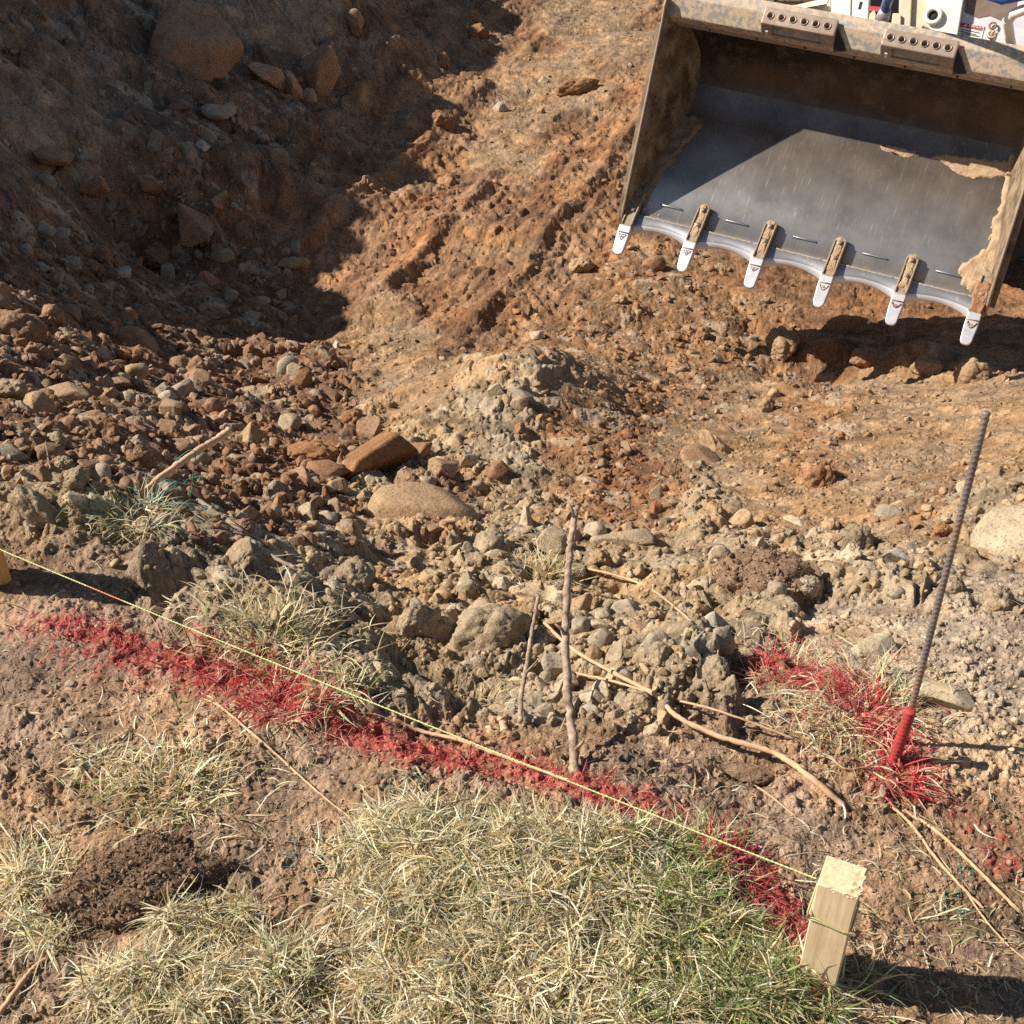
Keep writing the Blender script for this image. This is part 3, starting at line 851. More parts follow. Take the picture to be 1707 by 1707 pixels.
# big grey clods of dug soil along the trench, and the turned-over sods
CLODS = [
 (812, 1060, 150, 'soil', 'biggest grey clod of dug soil beside the thin dark stick', dict(yaw=20, sy=.9, sz=1.05, pi_=1, raise_=.15)),
 (588, 968, 92, 'soil', 'second biggest grey clod, above the straw coloured tuft', dict(yaw=70, sz=.9, pi_=2, raise_=.1)),
 (700, 1040, 90, 'soil', 'grey clod between the two biggest ones', dict(pi_=3, sz=.7)),
 (520, 940, 62, 'soil', 'grey clod left of the second biggest one', dict(pi_=0)),
 (400, 930, 80, 'soil', 'low grey clod right of the dark hole', dict(sz=.6)),
 (60, 850, 100, 'soil', 'grey crumbly heap at the left edge of the lawn crest', dict(sy=.6, sz=.6)),
 (850, 960, 60, 'soil', 'grey clod under the small tuft at the trench rim', {}),
 (1185, 1130, 80, 'soil', 'smooth brown sided clod right of the long root', dict(sz=.8)),
 (1060, 1175, 60, 'soil', 'crumbly clod inside the trench right of the stick', {}),
 (1275, 970, 170, 'root', 'wide brown sod lump with hanging root hairs in the pale rubble', dict(yaw=-8, sy=.8, sz=.75, pi_=2)),
 (1240, 1290, 110, 'root', 'low brown clod ridge with a dark hollow in the lawn soil', dict(yaw=-5, sy=.5, sz=.35, pi_=3, raise_=0)),
 (1220, 1215, 80, 'root', 'brown clod next to the dry root in the lawn soil', dict(sz=.5, raise_=0)),
]
sod_objs = []
for (px, py, w, cl, lab, kw) in CLODS:
    o = rock(px, py, w, 'clod', cl, lab, name='earth_clod', cat='clod', **kw)
    if 'sod' in lab: sod_objs.append(o)
turned = rock(235, 1478, 330, 'clod', 'root', 'overturned brown sod with a felt of fine roots on the straw grass', name='turned_sod', cat='sod', yaw=12, sy=.55, sz=.55, pi_=1, raise_=-.12, mat=M_SOD)

# ------------------------------------------------------------------ all the other stones: the larger ones are objects, the rest is stuff
NC_ = 52000
cpx = rng.uniform(-120, 1830, NC_); cpy = rng.uniform(-40, 1720, NC_)
zc = [ZONES[int(min(16, max(0, (b + 12 * rng.normal()) // 100.4)))][int(min(16, max(0, (a + 18 * rng.normal()) // 100.4)))] for a, b in zip(cpx, cpy)]
PR = {'L': (.62, .0011, .0050), 'P': (.42, .0018, .008), 'G': (.38, .0025, .013), 'S': (.30, .006, .045), 'R': (.30, .012, .075), 'K': (.42, .007, .028), 'M': (.42, .006, .030), 'T': (.27, .005, .022), 'C': (.07, .006, .026), 'D': (.09, .005, .02), 'B': (.28, .008, .045), 'H': (.08, .008, .03)}
keep = np.array([rng.random() < PR[z][0] for z in zc])
cpx, cpy = cpx[keep], cpy[keep]; zc = [z for z, k in zip(zc, keep) if k]
CP3, CZ = hit(cpx, cpy)
u = rng.random(len(zc))
rad = np.array([PR[z][1] * (1 - .995 * uu) ** (-1 / 1.9) for z, uu in zip(zc, u)])
rad = np.minimum(rad, np.array([PR[z][2] for z in zc]))
rad = np.minimum(rad, rng.uniform(10, 31, len(rad)) * CZ / F)
ok = (CZ < 14) & np.isfinite(rad)
CP3, CZ, rad, cpx, cpy = CP3[ok], CZ[ok], rad[ok], cpx[ok], cpy[ok]; zc = [z for z, k in zip(zc, ok) if k]
app = rad / CZ
order = np.argsort(-app)
ZCOL = {z: np.array(ZT[z][:3]) for z in ZT}
NIND = 170
ind = set(order[:NIND].tolist())

def region_words(px, py, z):
    if z in 'LP': return 'on the bare lawn soil' if z == 'L' else 'in the pale soil beyond the rebar'
    if z in 'BH' or (z == 'R' and py < 330): return 'on the shaded bank under the boulders'
    if z == 'R' and py < 540: return 'in the shaded rubble below the dark hollow'
    if z == 'R' and px < 460: return 'in the sunlit rubble of the left slope'
    if z == 'R': return 'in the reddish rubble around the large rusty block'
    if z == 'G': return 'among the grey clods along the trench'
    if z == 'S': return 'in the pale rubble behind the trench' if px > 900 else 'on the grey flank of the gravel mound'
    if z in 'KM': return 'on the orange brown side of the mound'
    if z == 'T': return 'on the sandy slope and gravel strip'
    return 'on the wheel tracked clay'
for k in order[:NIND]:
    z = zc[k]; px, py = cpx[k], cpy[k]
    pal = {'R': ['brown', 'brown', 'soil', 'grey', 'tan', 'brown'], 'B': ['brown', 'grey', 'darkbrown'], 'H': ['brown', 'tan'], 'S': ['pale', 'tan', 'grey', 'soil'], 'G': ['soil', 'grey', 'soil'], 'K': ['reddish', 'brown'], 'M': ['reddish', 'tan', 'brown'],
           'T': ['tan', 'pale', 'grey'], 'C': ['reddish', 'tan'], 'D': ['reddish'], 'L': ['grey', 'tan'], 'P': ['pale', 'tan', 'soil']}[z]
    cl = pal[rng.integers(len(pal))]
    kd = ['angular', 'round', 'angular', 'round', 'clod', 'slab'][rng.integers(6)]
    size = 'fist sized' if rad[k] > .035 else 'small'
    word = {'lightgrey': 'pale grey', 'soil': 'dusty brown', 'rust': 'orange', 'darkbrown': 'dark brown', 'pale': 'pale sandy'}.get(cl, cl)
    form = {'angular': 'angular', 'round': 'rounded', 'clod': 'crumbly', 'slab': 'flat'}[kd]
    reg = region_words(px, py, z)
    nm = 'earth_clod' if kd == 'clod' else 'rock'
    wd_ = 'clod' if kd == 'clod' else 'stone'
    rock(px, py, 2 * rad[k] * F / CZ[k], kd, cl, '%s %s %s %s %s' % (size, form, word, wd_, reg), name=nm, cat='clod' if kd == 'clod' else 'rock', raise_=.12,
         group='%s %s %s %ss %s' % (size, form, word, wd_, reg))

LOW = [[stone_shape(s_, kd, 500 + 13 * q) for q in range(5) for kd in ('angular', 'round')] for s_ in (1, 2, 3)]
Vs, Fs, Cs = [], [], []; nv = 0
for k in order[NIND:]:
    r = rad[k]
    lod = 0 if r * F / CZ[k] * .6 < 3.0 else (1 if r * F / CZ[k] * .6 < 8 else 2)
    V, Fc = LOW[lod][rng.integers(10)]
    q = rand_quat(rng).to_matrix(); R3 = np.array(q)
    W = (V * r * np.array([1, rng.uniform(.7, 1), rng.uniform(.7, 1)])) @ R3.T + CP3[k] + np.array([0, 0, r * (.30 if zc[k] in 'LP' else .10)])
    base = ZCOL[zc[k]]
    t = rng.random()
    g = np.array([.38, .31, .22]) if t < .22 else (np.array([.46, .37, .25]) if t < .30 else base)
    if zc[k] in 'LP' and t > .08: g = base * 1.1
    colr = (base * .6 + g * .4) * rng.uniform(.8, 1.2)
    Vs.append(W); Fs.append(Fc + nv); Cs.append(np.repeat(colr[None], len(V), 0)); nv += len(V)
sm_ = mesh_np('gravel', np.concatenate(Vs), np.concatenate(Fs), np.concatenate(Cs), False, M_STONE_A)
tag(link('gravel', sm_), 'loose gravel and small soil crumbs strewn over the whole pit and its slopes', 'gravel', kind='stuff')
print('gravel', len(Vs), 'tris', len(sm_.polygons))
# ------------------------------------------------------------------ loader and its toothed bucket
YAW, ROLL, TILT = radians(-27.054), radians(2.623), radians(39.119)
MBK = Matrix.Rotation(YAW, 3, 'Z') @ Matrix.Rotation(ROLL, 3, 'Y') @ Matrix.Rotation(TILT, 3, 'X')
ABK = Vector((.555, 5.725, -1.092)); WB = 1.62
def lp(px, py, yc):
    """bucket-frame x, z of a photo pixel on the plane y = yc"""
    o = MBK.transposed() @ (Vector((0, 0, HC)) - ABK); d = MBK.transposed() @ Vector(ray(px, py))
    t = (yc - o.y) / d.y
    return o.x + d.x * t, o.z + d.z * t

def steel(name, c1, c2, rough, metal, dirt=(.36, .25, .15), dlo=.62, dhi=.75, sc=6, stretch=(1, 1, 1), scratch=True):
    m, n, bs, ns, ln = nmat(name)
    tc = ns.new('ShaderNodeTexCoord'); mp = ns.new('ShaderNodeMapping'); mp.inputs['Scale'].default_value = stretch
    ln.new(tc.outputs['Object'], mp.inputs[0]); vec = mp.outputs[0]
    a = noise(ns, ln, sc, 8, .65, vec)
    r = ramp(ns, ln, a.outputs[0], [(.3, c1), (.7, c2)])
    d = noise(ns, ln, sc * 2.3, 10, .7, vec)
    f = ramp(ns, ln, d.outputs[0], [(dlo, (0, 0, 0)), (dhi, (1, 1, 1))])
    col = mixc(ns, ln, 'MIX', f.outputs[0], r.outputs[0], dirt)
    mt = ns.new('ShaderNodeMath'); mt.operation = 'MULTIPLY_ADD'; mt.inputs[1].default_value = -metal; mt.inputs[2].default_value = metal
    ln.new(f.outputs[0], mt.inputs[0]); ln.new(mt.outputs[0], bs.inputs['Metallic'])
    mr = ns.new('ShaderNodeMath'); mr.operation = 'MULTIPLY_ADD'; mr.inputs[1].default_value = .9 - rough; mr.inputs[2].default_value = rough
    ln.new(f.outputs[0], mr.inputs[0])
    rn = mr.outputs[0]
    if scratch:
        sx_ = ns.new('ShaderNodeSeparateXYZ'); ln.new(tc.outputs['Object'], sx_.inputs[0])
        wob = noise(ns, ln, 3.5, 5, .6, tc.outputs['Object'])
        ad2 = ns.new('ShaderNodeMath'); ad2.operation = 'MULTIPLY_ADD'; ad2.inputs[1].default_value = .35; ln.new(wob.outputs[0], ad2.inputs[0]); ln.new(sx_.outputs[1], ad2.inputs[2])
        gr = ramp(ns, ln, ad2.outputs[0], [(.12, (1.25, 1.28, 1.36)), (.38, (1.0, 1.0, 1.0)), (.72, (.72, .62, .54)), (.95, (.35, .29, .26))])
        col = mixc(ns, ln, 'MULTIPLY', 1, col, gr.outputs[0])
        w = ns.new('ShaderNodeTexNoise'); w.inputs['Scale'].default_value = 18; w.inputs['Detail'].default_value = 6
        m2 = ns.new('ShaderNodeMapping'); m2.inputs['Scale'].default_value = (8, .5, 8); m2.inputs['Rotation'].default_value = (0, 0, .62)
        ln.new(tc.outputs['Object'], m2.inputs[0]); ln.new(m2.outputs[0], w.inputs['Vector'])
        ws = ramp(ns, ln, w.outputs[0], [(.62, (0, 0, 0)), (.68, (1, 1, 1))])
        fac = ns.new('ShaderNodeMath'); fac.operation = 'MULTIPLY'; fac.inputs[1].default_value = .0; ln.new(ws.outputs[0], fac.inputs[0])
        col = mixc(ns, ln, 'MIX', fac.outputs[0], col, (.42, .38, .33))
        ad = ns.new('ShaderNodeMath'); ad.operation = 'MULTIPLY_ADD'; ad.inputs[1].default_value = .15; ln.new(ws.outputs[0], ad.inputs[0]); ln.new(rn, ad.inputs[2]); rn = ad.outputs[0]
    if scratch:
        for ro, scl, th_, am in ((-.5, (11, .25, 11), .60, .12), (.35, (15, .22, 15), .61, .12), (1.25, (8, .3, 8), .61, .10), (0, (30, 14, 14), .67, .4)):
            w = ns.new('ShaderNodeTexNoise'); w.inputs['Scale'].default_value = 9; w.inputs['Detail'].default_value = 5
            m2 = ns.new('ShaderNodeMapping'); m2.inputs['Scale'].default_value = scl; m2.inputs['Rotation'].default_value = (0, 0, ro)
            ln.new(tc.outputs['Object'], m2.inputs[0]); ln.new(m2.outputs[0], w.inputs['Vector'])
            ws = ramp(ns, ln, w.outputs[0], [(th_, (0, 0, 0)), (th_ + .08, (am,) * 3)])
            col = mixc(ns, ln, 'MIX', ws.outputs[0], col, (.52, .45, .36))
    ln.new(col, bs.inputs['Base Color']); ln.new(rn, bs.inputs['Roughness'])
    ln.new(bump(ns, ln, d.outputs[0], .25, .002), bs.inputs['Normal'])
    return m
M_FLOOR = steel('worn_steel', (.22, .21, .20), (.40, .375, .345), .33, .68, dirt=(.33, .27, .2), dlo=.66, dhi=.9, sc=5)
M_BACK = steel('stained_steel', (.05, .042, .04), (.12, .085, .06), .36, .75, dirt=(.15, .10, .055), dlo=.5, dhi=.75, sc=4, scratch=False)
M_SIDE = steel('side_steel', (.07, .05, .035), (.16, .115, .07), .6, .4, dirt=(.30, .215, .13), dlo=.40, dhi=.62, sc=5, scratch=False)
M_BEAM = steel('chipped_paint', (.22, .26, .28), (.40, .31, .22), .62, .25, dirt=(.52, .39, .26), dlo=.44, dhi=.54, sc=16, scratch=False)
M_STEP = steel('rusty_bracket', (.25, .19, .15), (.38, .29, .23), .55, .35, dirt=(.33, .19, .11), dlo=.5, dhi=.65, sc=20, scratch=False)
M_EDGE = steel('polished_edge', (.58, .58, .60), (.74, .74, .76), .36, .4, dirt=(.42, .30, .18), dlo=.64, dhi=.74, sc=9, scratch=False)
M_GREY = steel('grey_edge', (.26, .26, .27), (.42, .41, .41), .4, .7, dirt=(.38, .27, .17), dlo=.6, dhi=.7, sc=9, scratch=False)
M_TIP = steel('polished_tooth', (.52, .52, .54), (.68, .68, .70), .42, .5, dirt=(.5, .4, .3), dlo=.74, dhi=.85, sc=30, scratch=False)
M_SHANK = steel('dirty_shank', (.16, .13, .11), (.30, .25, .20), .5, .5, dirt=(.33, .24, .14), dlo=.42, dhi=.55, sc=22, scratch=False)
M_BOLT = steel('bolt_metal', (.26, .21, .17), (.40, .33, .27), .4, .7, dirt=(.34, .22, .13), dlo=.5, dhi=.65, sc=50, scratch=False)
M_DIRT = simple_mat('dried_mud', (.33, .22, .125), (.45, .32, .195), 60, .95, bstr=.8, bdist=.004)
M_RUST = simple_mat('rust', (.22, .10, .045), (.36, .19, .10), 60, .9)
M_DARK = simple_mat('black_and_recess_shade', (.012, .011, .012), (.03, .026, .024), 20, .7)  # near black; on the pivot hole and frame slot it paints their inner shade
M_WHITE = steel('cream_paint', (.76, .70, .57), (.82, .78, .68), .45, 0.0, dirt=(.34, .22, .12), dlo=.60, dhi=.68, sc=9, scratch=False)
M_TAN = steel('dusty_cream_paint', (.55, .44, .29), (.66, .56, .40), .6, 0.0, dirt=(.3, .2, .12), dlo=.58, dhi=.66, sc=8, scratch=False)
M_BLUE = simple_mat('blue_paint', (.025, .075, .33), (.04, .11, .42), 20, .3, 0, bstr=.05)
M_RUBBER = simple_mat('black_rubber', (.02, .02, .02), (.045, .04, .035), 40, .8)
M_ROD = simple_mat('grey_casting', (.34, .33, .32), (.5, .48, .46), 30, .45, .6)
M_LBLW = simple_mat('label_white', (.62, .62, .60), (.70, .70, .68), 20, .5, bstr=0)
M_LBLR = simple_mat('label_red', (.50, .03, .03), (.56, .04, .035), 20, .5, bstr=0)
M_GLASS = simple_mat('dark_glass', (.02, .025, .03), (.03, .035, .04), 5, .08, bstr=0)

loader = empty('compact_loader', (1.35, 6.2, -1.7))
tag(loader, 'cream skid steer loader holding its worn toothed bucket open over the pit floor', 'loader')
LM = Matrix.Translation(ABK) @ MBK.to_4x4()
RINV = Matrix.Translation(loader.location).inverted()
def place(o, parent=None):
    o.parent = loader; o.matrix_local = RINV @ LM; return o

def prof(y, z, x0, x1, m, th=.01):
    pass
# shell: floor, heel curve, back wall
pr = [(.03, 0), (.30, 0), (.62, 0)]
for k in range(1, 9):
    a = radians(96) * k / 8
    pr.append((.62 + .25 * sin(a), .25 - .25 * cos(a)))
pr += [(.862, .36), (.842, .44), (.828, .52)]
def inset(y, z):
    """side plates lean in slightly towards the heel"""
    d = (y * .561 - z * .827) / math.hypot(.561, .827)
    return -.030 + .25 * max(0, d)
b = MB(); bm = b.bm
NX = 60
inn, out = [], []
for i, (y, z) in enumerate(pr):
    y0, z0 = pr[max(0, i - 1)]; y1, z1 = pr[min(len(pr) - 1, i + 1)]
    t = Vector((0, y1 - y0, z1 - z0)).normalized(); nrm = Vector((0, t.z, -t.y))
    xa, xb = inset(y, z), WB - inset(y, z)
    inn.append([bm.verts.new((xa + (xb - xa) * k / NX, y, z)) for k in range(NX + 1)])
    out.append([bm.verts.new(Vector((xa + (xb - xa) * k / NX, y, z)) + nrm * .012) for k in range(NX + 1)])
for i in range(len(pr) - 1):
    for k in range(NX):
        f = bm.faces.new([inn[i][k], inn[i][k + 1], inn[i + 1][k + 1], inn[i + 1][k]]); f.material_index = 0 if i < 5 else 1; f.smooth = True
        f = bm.faces.new([out[i][k + 1], out[i][k], out[i + 1][k], out[i + 1][k + 1]]); f.material_index = 1; f.smooth = True
for rr in (0, len(pr) - 1):
    for k in range(NX): bm.faces.new([inn[rr][k], out[rr][k], out[rr][k + 1], inn[rr][k + 1]])
bucket = place(b.build('bucket', [M_FLOOR, M_BACK]))

def part(mb, name, mats, **kw):
    o = mb.build(name, mats, bucket, **kw); return o

for side in (0, 1):
    b = MB(); X = lambda y, z: (inset(y, z) if side == 0 else WB - inset(y, z))
    sg = -1 if side == 0 else 1
    front = [(-.005, .0), (.03, .045), (.40, .285), (.745, .515), (.79, .556), (.827, .575)]
    back = [(.842, .52), (.852, .44), (.874, .36)] + [(y + .012 * sin(radians(96) * k / 8), z - .012 * cos(radians(96) * k / 8)) for k, (y, z) in list(zip(range(1, 9), pr[3:11]))[::-1]] + [(.62, -.012), (.0, -.012)]
    mid = [((f[0] * .5 + .35), (f[1] * .5 + .1)) for f in front]
    loop = front + back
    ci = [b.bm.verts.new((X(y, z), y, z)) for y, z in loop]; co = [b.bm.verts.new((X(y, z) + sg * .014, y, z)) for y, z in loop]
    cin = b.bm.verts.new((X(.6, .2), .6, .2)); cout = b.bm.verts.new((X(.6, .2) + sg * .014, .6, .2)); n = len(loop)
    for i in range(n):
        j = (i + 1) % n
        b.bm.faces.new([ci[i], ci[j], cin]); b.bm.faces.new([co[j], co[i], cout]); b.bm.faces.new([ci[j], ci[i], co[i], co[j]])
    for k in range(len(front)): pass
    part(b, 'side_plate', [M_SIDE])
    # bright worn front rim of the side plate
    b = MB()
    P = [Vector((X(y, z) + sg * .007, y - .002, z + .003)) for y, z in front]
    b.tube(P, .0065, 8)
    part(b, 'side_rim', [M_STEP])

for side in (0, 1):
    sg = -1 if side == 0 else 1; x = -.044 if side == 0 else WB + .044
    b = MB(); b.poly([(x, .02, .02), (x, .745, .500), (x, .775, .46), (x, .06, -.01)], (sg * .022, 0, 0)); part(b, 'wear_bar', [M_SIDE], bevel=.003)
# top beam
b = MB()
b.poly([(-.03, .845, .566), (-.03, .785, .508), (-.03, .795, .45), (-.03, .83, .44), (-.03, .90, .50), (-.03, .90, .572)], (WB + .06, 0, 0))
part(b, 'top_beam', [M_BEAM], bevel=.006)
b = MB(); b.poly([(.0, .798, .452), (.0, .797, .425), (.0, .802, .424), (.0, .808, .450)], (WB, 0, 0)); part(b, 'beam_flange', [M_STEP])
b = MB()
for k in range(7): b.tube([(.16 + .22 * k, .800, .438), (.16 + .22 * k, .795, .4385)], .0055, 10)
part(b, 'flange_bolt', [M_DARK])
for (pa, pb) in ((1270, 1392), (1469, 1592)):
    x0 = lp(pa, 40 if pa < 1400 else 75, .80)[0]; x1 = lp(pb, 62 if pa < 1400 else 100, .80)[0]
    b = MB(); b.poly([(x0, .858, .590), (x0, .786, .574), (x0, .779, .503), (x0, .84, .47)], (x1 - x0, 0, 0))
    st = part(b, 'step_bracket', [M_STEP], bevel=.006)
    ct = MB()
    nn = Vector((0, -.224, .975)); c0 = Vector((0, .822, .5822))
    for k in range(6):
        q = c0 + Vector((x0 + (x1 - x0) * (.10 + .155 * k), 0, 0)); ct.tube([q + nn * .03, q - nn * .028], .0115, 16)
    n2 = Vector((0, -1, .12))
    xa, xb = x0 + (x1 - x0) * .16, x0 + (x1 - x0) * .82
    ct.poly([(xa, .70, .564), (xb, .70, .564), (xb, .70, .511), (xa, .70, .511)], (0, .128, 0))
    cut(st, ct)
    st.matrix_local = Matrix.Identity(4)
    b = MB()
    for k in range(6):
        q = c0 + Vector((x0 + (x1 - x0) * (.10 + .155 * k), 0, 0)) + nn * .001
        t1 = nn.orthogonal().normalized(); t2 = nn.cross(t1)
        ring = [q + (t1 * cos(a) + t2 * sin(a)) * .0145 for a in [2 * pi * i / 16 for i in range(17)]]
        b.tube(ring, .0028, 6, cap=False)
    part(b, 'hole_rim', [M_BOLT])
    b = MB(); b.poly([(x1 + .002, .83, .575), (x1 + .055, .782, .50), (x1 + .002, .768, .496)], (0, -.006, 0)); part(b, 'gusset', [M_DARK])
    b = MB(); b.box((xa - .024, .764, .52), (xa - .013, .770, .550)); part(b, 'step_tab', [M_EDGE])

# cutting edge with worn scallops between the teeth
b = MB(); N = 120; up_, lo_ = [], []
for k in range(N + 1):
    x = -.02 + (WB + .04) * k / N
    ph = (x / (WB / 5)) % 1.0
    sc = math.sin(pi * ph) ** .7
    up_.append((x, -.060 + .056 * sc)); 
T1 = [b.bm.verts.new((x, .058, .010)) for x, y in up_]; T1b = [b.bm.verts.new((x, .050, .016)) for x, y in up_]
T2 = [b.bm.verts.new((x, y * .55 + .014, .012)) for x, y in up_]; T3 = [b.bm.verts.new((x, y, -.006)) for x, y in up_]; T4 = [b.bm.verts.new((x, y + .002, -.014)) for x, y in up_]; T5 = [b.bm.verts.new((x, .058, -.014)) for x, y in up_]
R_ = [T1, T1b, T2, T3, T4, T5]
for k in range(N):
    for a, c_ in zip(R_, R_[1:] + R_[:1]): b.bm.faces.new([a[k], a[k + 1], c_[k + 1], c_[k]])
b.bm.faces.new([r[0] for r in R_]); b.bm.faces.new([r[-1] for r in R_][::-1])
eo = part(b, 'cutting_edge', [M_EDGE, M_GREY])
for p in eo.data.polygons:
    p.use_smooth = False
    ys = [eo.data.vertices[i].co.y for i in p.vertices]; zs_ = [eo.data.vertices[i].co.z for i in p.vertices]
    if min(ys) > -.022 and min(zs_) > .011 and max(ys) < .056 and max(ys) > .045: p.material_index = 1
    if abs(p.normal.x) < .3: p.use_smooth = True
b = MB()
for k in range(5):
    xa = (k + .22) * WB / 5 if k == 0 else (k + .16) * WB / 5
    pts = [(xa + (WB / 5 * .68) * i / 14, .052 + .003 * sin(i * 2.1), .0135) for i in range(15)]
    b.tube(pts, [.002 + .0025 * abs(sin(i * 1.7 + k)) for i in range(15)], 6)
part(b, 'mud_line', [M_DIRT])
for k in range(5):
    x = (k + .5) * WB / 5
    b = MB(); b.tube([(x - .055, .135, .002), (x - .05, .134, .006), (x + .05, .134, .006), (x + .055, .133, .002)], .0042, 8)
    part(b, 'weld_bar', [M_GREY])

TW = [.004, .0, .005, -.002, .003, .001]
def tooth(i):
    x = i * WB / 5
    w = .027
    b = MB()                                              # shank lying on the floor
    out_ = [(x - w, -.055), (x + w, -.055), (x + w, .150)] + [(x + w * cos(a), .150 + w * sin(a)) for a in (pi / 6, pi / 3, pi / 2, 2 * pi / 3, 5 * pi / 6)] + [(x - w, .150)]
    if i in (0, 5): out_ = [(x - w, -.055), (x + w, -.055), (x + w, .16), (x - w * .9, .19)]
    b.poly([(a, c_, .012) for a, c_ in out_], (0, 0, .024))
    part(b, 'tooth_shank', [M_SHANK], bevel=.005)
    b = MB()                                              # raised rims of the shank
    for sg in (-1, 1):
        b.poly([(x + sg * w, -.02, .030), (x + sg * w, .150, .030), (x + sg * (w - .007), .150, .030), (x + sg * (w - .007), -.02, .030)], (0, 0, .014))
    part(b, 'shank_rim', [M_SHANK], bevel=.002)
    b = MB()                                              # tooth cap and polished blade
    c_ = [(-.035, .046), (-.095, .036), (-.155, .020), (-.166, .010), (-.155, .002), (-.095, -.012), (-.035, -.014)]
    ny = len(c_); L = []
    for y, z in c_: pass
    top = [(x - w - .001, -.030), (x - w - .001, -.09), (x - w + .003, -.150), (x - w + .010, -.163 + TW[i]), (x - .006, -.168 + TW[i]), (x + .006, -.168 + TW[i]), (x + w - .010, -.163 + TW[i] * .7), (x + w - .003, -.150), (x + w + .001, -.09), (x + w + .001, -.030)]
    def zt(y): return np.interp(-y, [.03, .06, .168], [.045, .038, .010])
    def zb(y): return np.interp(-y, [.03, .06, .168], [-.014, -.013, -.002])
    V1 = [b.bm.verts.new((a, y, zt(y))) for a, y in top]; V2 = [b.bm.verts.new((a, y, zb(y))) for a, y in top]
    n = len(top)
    b.bm.faces.new(V1); b.bm.faces.new(V2[::-1])
    for k in range(n): b.bm.faces.new([V1[k], V2[k], V2[(k + 1) % n], V1[(k + 1) % n]])
    bmesh.ops.triangulate(b.bm, faces=b.bm.faces)
    part(b, 'tooth_blade', [M_TIP], bevel=.003)
    b = MB()                                              # stamped triangle and seam, rust in the grooves
    def zz(y): return zt(y) + .0012
    def bar(p, q, hw_=.0016):
        p = Vector((p[0], p[1], zz(p[1]))); q = Vector((q[0], q[1], zz(q[1]))); b.tube([p, q], hw_, 6)
    bar((x - w * .9, -.062), (x + w * .9, -.062), .0028)
    if i in (0, 1, 2): bar((x - .018, -.072), (x + .018, -.072), .0012); bar((x - .018, -.072), (x, -.098 + .004 * i), .0012); bar((x + .018, -.072), (x, -.098 + .004 * i), .0012)
    else:
        arc = [(x - .020 + .040 * q / 6, -.070 - (.020 + .004 * (i % 2)) * sin(pi * q / 6)) for q in range(7)]
        for p_, q_ in zip(arc[:-1], arc[1:]): bar(p_, q_, .0022 + .001 * (i % 3))
    ring = [Vector((x + .0045 * cos(a), -.080 + .0045 * sin(a), zz(-.08))) for a in [2 * pi * q / 10 for q in range(11)]]
    b.tube(ring, .0013, 5, cap=False)
    part(b, 'stamped_mark', [M_DIRT if i % 2 else M_RUST])
    for yb in ((.138, .062) if i in (1, 2, 3, 4) else (.062,)):
        b = MB()
        hx = [(x + .0135 * cos(pi / 3 * q), yb + .0135 * sin(pi / 3 * q), .034) for q in range(6)]
        if not (yb < .1 and i in (3, 4)): b.poly(hx, (0, 0, .012))
        b.tube([(x, yb, .034), (x, yb, .052 if yb > .1 else .048)], .009, 14)
        part(b, 'bolt', [M_BOLT], bevel=.0015)
for i in range(6): tooth(i)

# caked dirt on the floor, at both sides and along the heel
def mud(name, outline, plane, h=.012, seed=0, mat=M_DIRT):
    """a crusted patch: outline in a 2-D frame, plane(u, v, h) -> point"""
    P = np.array(outline, float)
    lo = P.min(0); hi = P.max(0)
    n = 70; us = np.linspace(lo[0], hi[0], n); vs = np.linspace(lo[1], hi[1], n)
    U, Vv = np.meshgrid(us, vs, indexing='ij')
    U2 = U + .010 * perlin(U / .03, Vv / .03, seed) + .004 * perlin(U / .008, Vv / .008, seed + 1); V2 = Vv + .010 * perlin(U / .03, Vv / .03, seed + 2)
    d = np.full(U.shape, 9.); ins = np.zeros(U.shape, bool)
    for a, c_ in zip(P, np.roll(P, -1, 0)):
        ab = c_ - a; t = np.clip(((U2 - a[0]) * ab[0] + (V2 - a[1]) * ab[1]) / (ab @ ab), 0, 1)
        d = np.minimum(d, np.hypot(U2 - a[0] - t * ab[0], V2 - a[1] - t * ab[1]))
        cr = ((a[1] > V2) != (c_[1] > V2)) & (U2 < (c_[0] - a[0]) * (V2 - a[1]) / (c_[1] - a[1] + 1e-12) + a[0]); ins ^= cr
    hh = np.where(ins, h * sstep(0, .012, d) * (.75 + .5 * perlin(U / .05, Vv / .05, seed + 4)) + .002, -.004)
    hh = hh + np.where(ins, .0015 * perlin(U / .006, Vv / .006, seed + 5), 0)
    co = [plane(a, c_, e) for a, c_, e in zip(U.ravel(), Vv.ravel(), hh.ravel())]
    idm = np.arange(n * n).reshape(n, n)
    m = ins | np.roll(ins, 1, 0) | np.roll(ins, -1, 0) | np.roll(ins, 1, 1) | np.roll(ins, -1, 1)
    q = []
    for i in range(n - 1):
        for j in range(n - 1):
            if m[i, j] and m[i + 1, j] and m[i, j + 1] and m[i + 1, j + 1]: q.append((idm[i, j], idm[i + 1, j], idm[i + 1, j + 1], idm[i, j + 1]))
    me = mesh_np(name, co, q, None, True, mat)
    return link(name, me, bucket)
def flo(a, v, e):
    if v <= .62: return (a, v, e)
    g = (v - .62) / .25
    return (a, .62 + (.25 - e) * sin(g), .25 - (.25 - e) * cos(g))
mud('caked_dirt', [(1.66, -.02), (1.60, .0), (1.585, .07), (1.53, .10), (1.49, .16), (1.50, .20), (1.545, .25), (1.575, .33), (1.555, .42), (1.565, .50), (1.545, .62), (1.53, .74), (1.60, .78), (1.66, .74)], flo, .022, 11)
mud('caked_dirt', [(.98, .66), (1.01, .642), (1.05, .648), (1.10, .638), (1.16, .66), (1.14, .676), (1.0, .678)], flo, .005, 15)
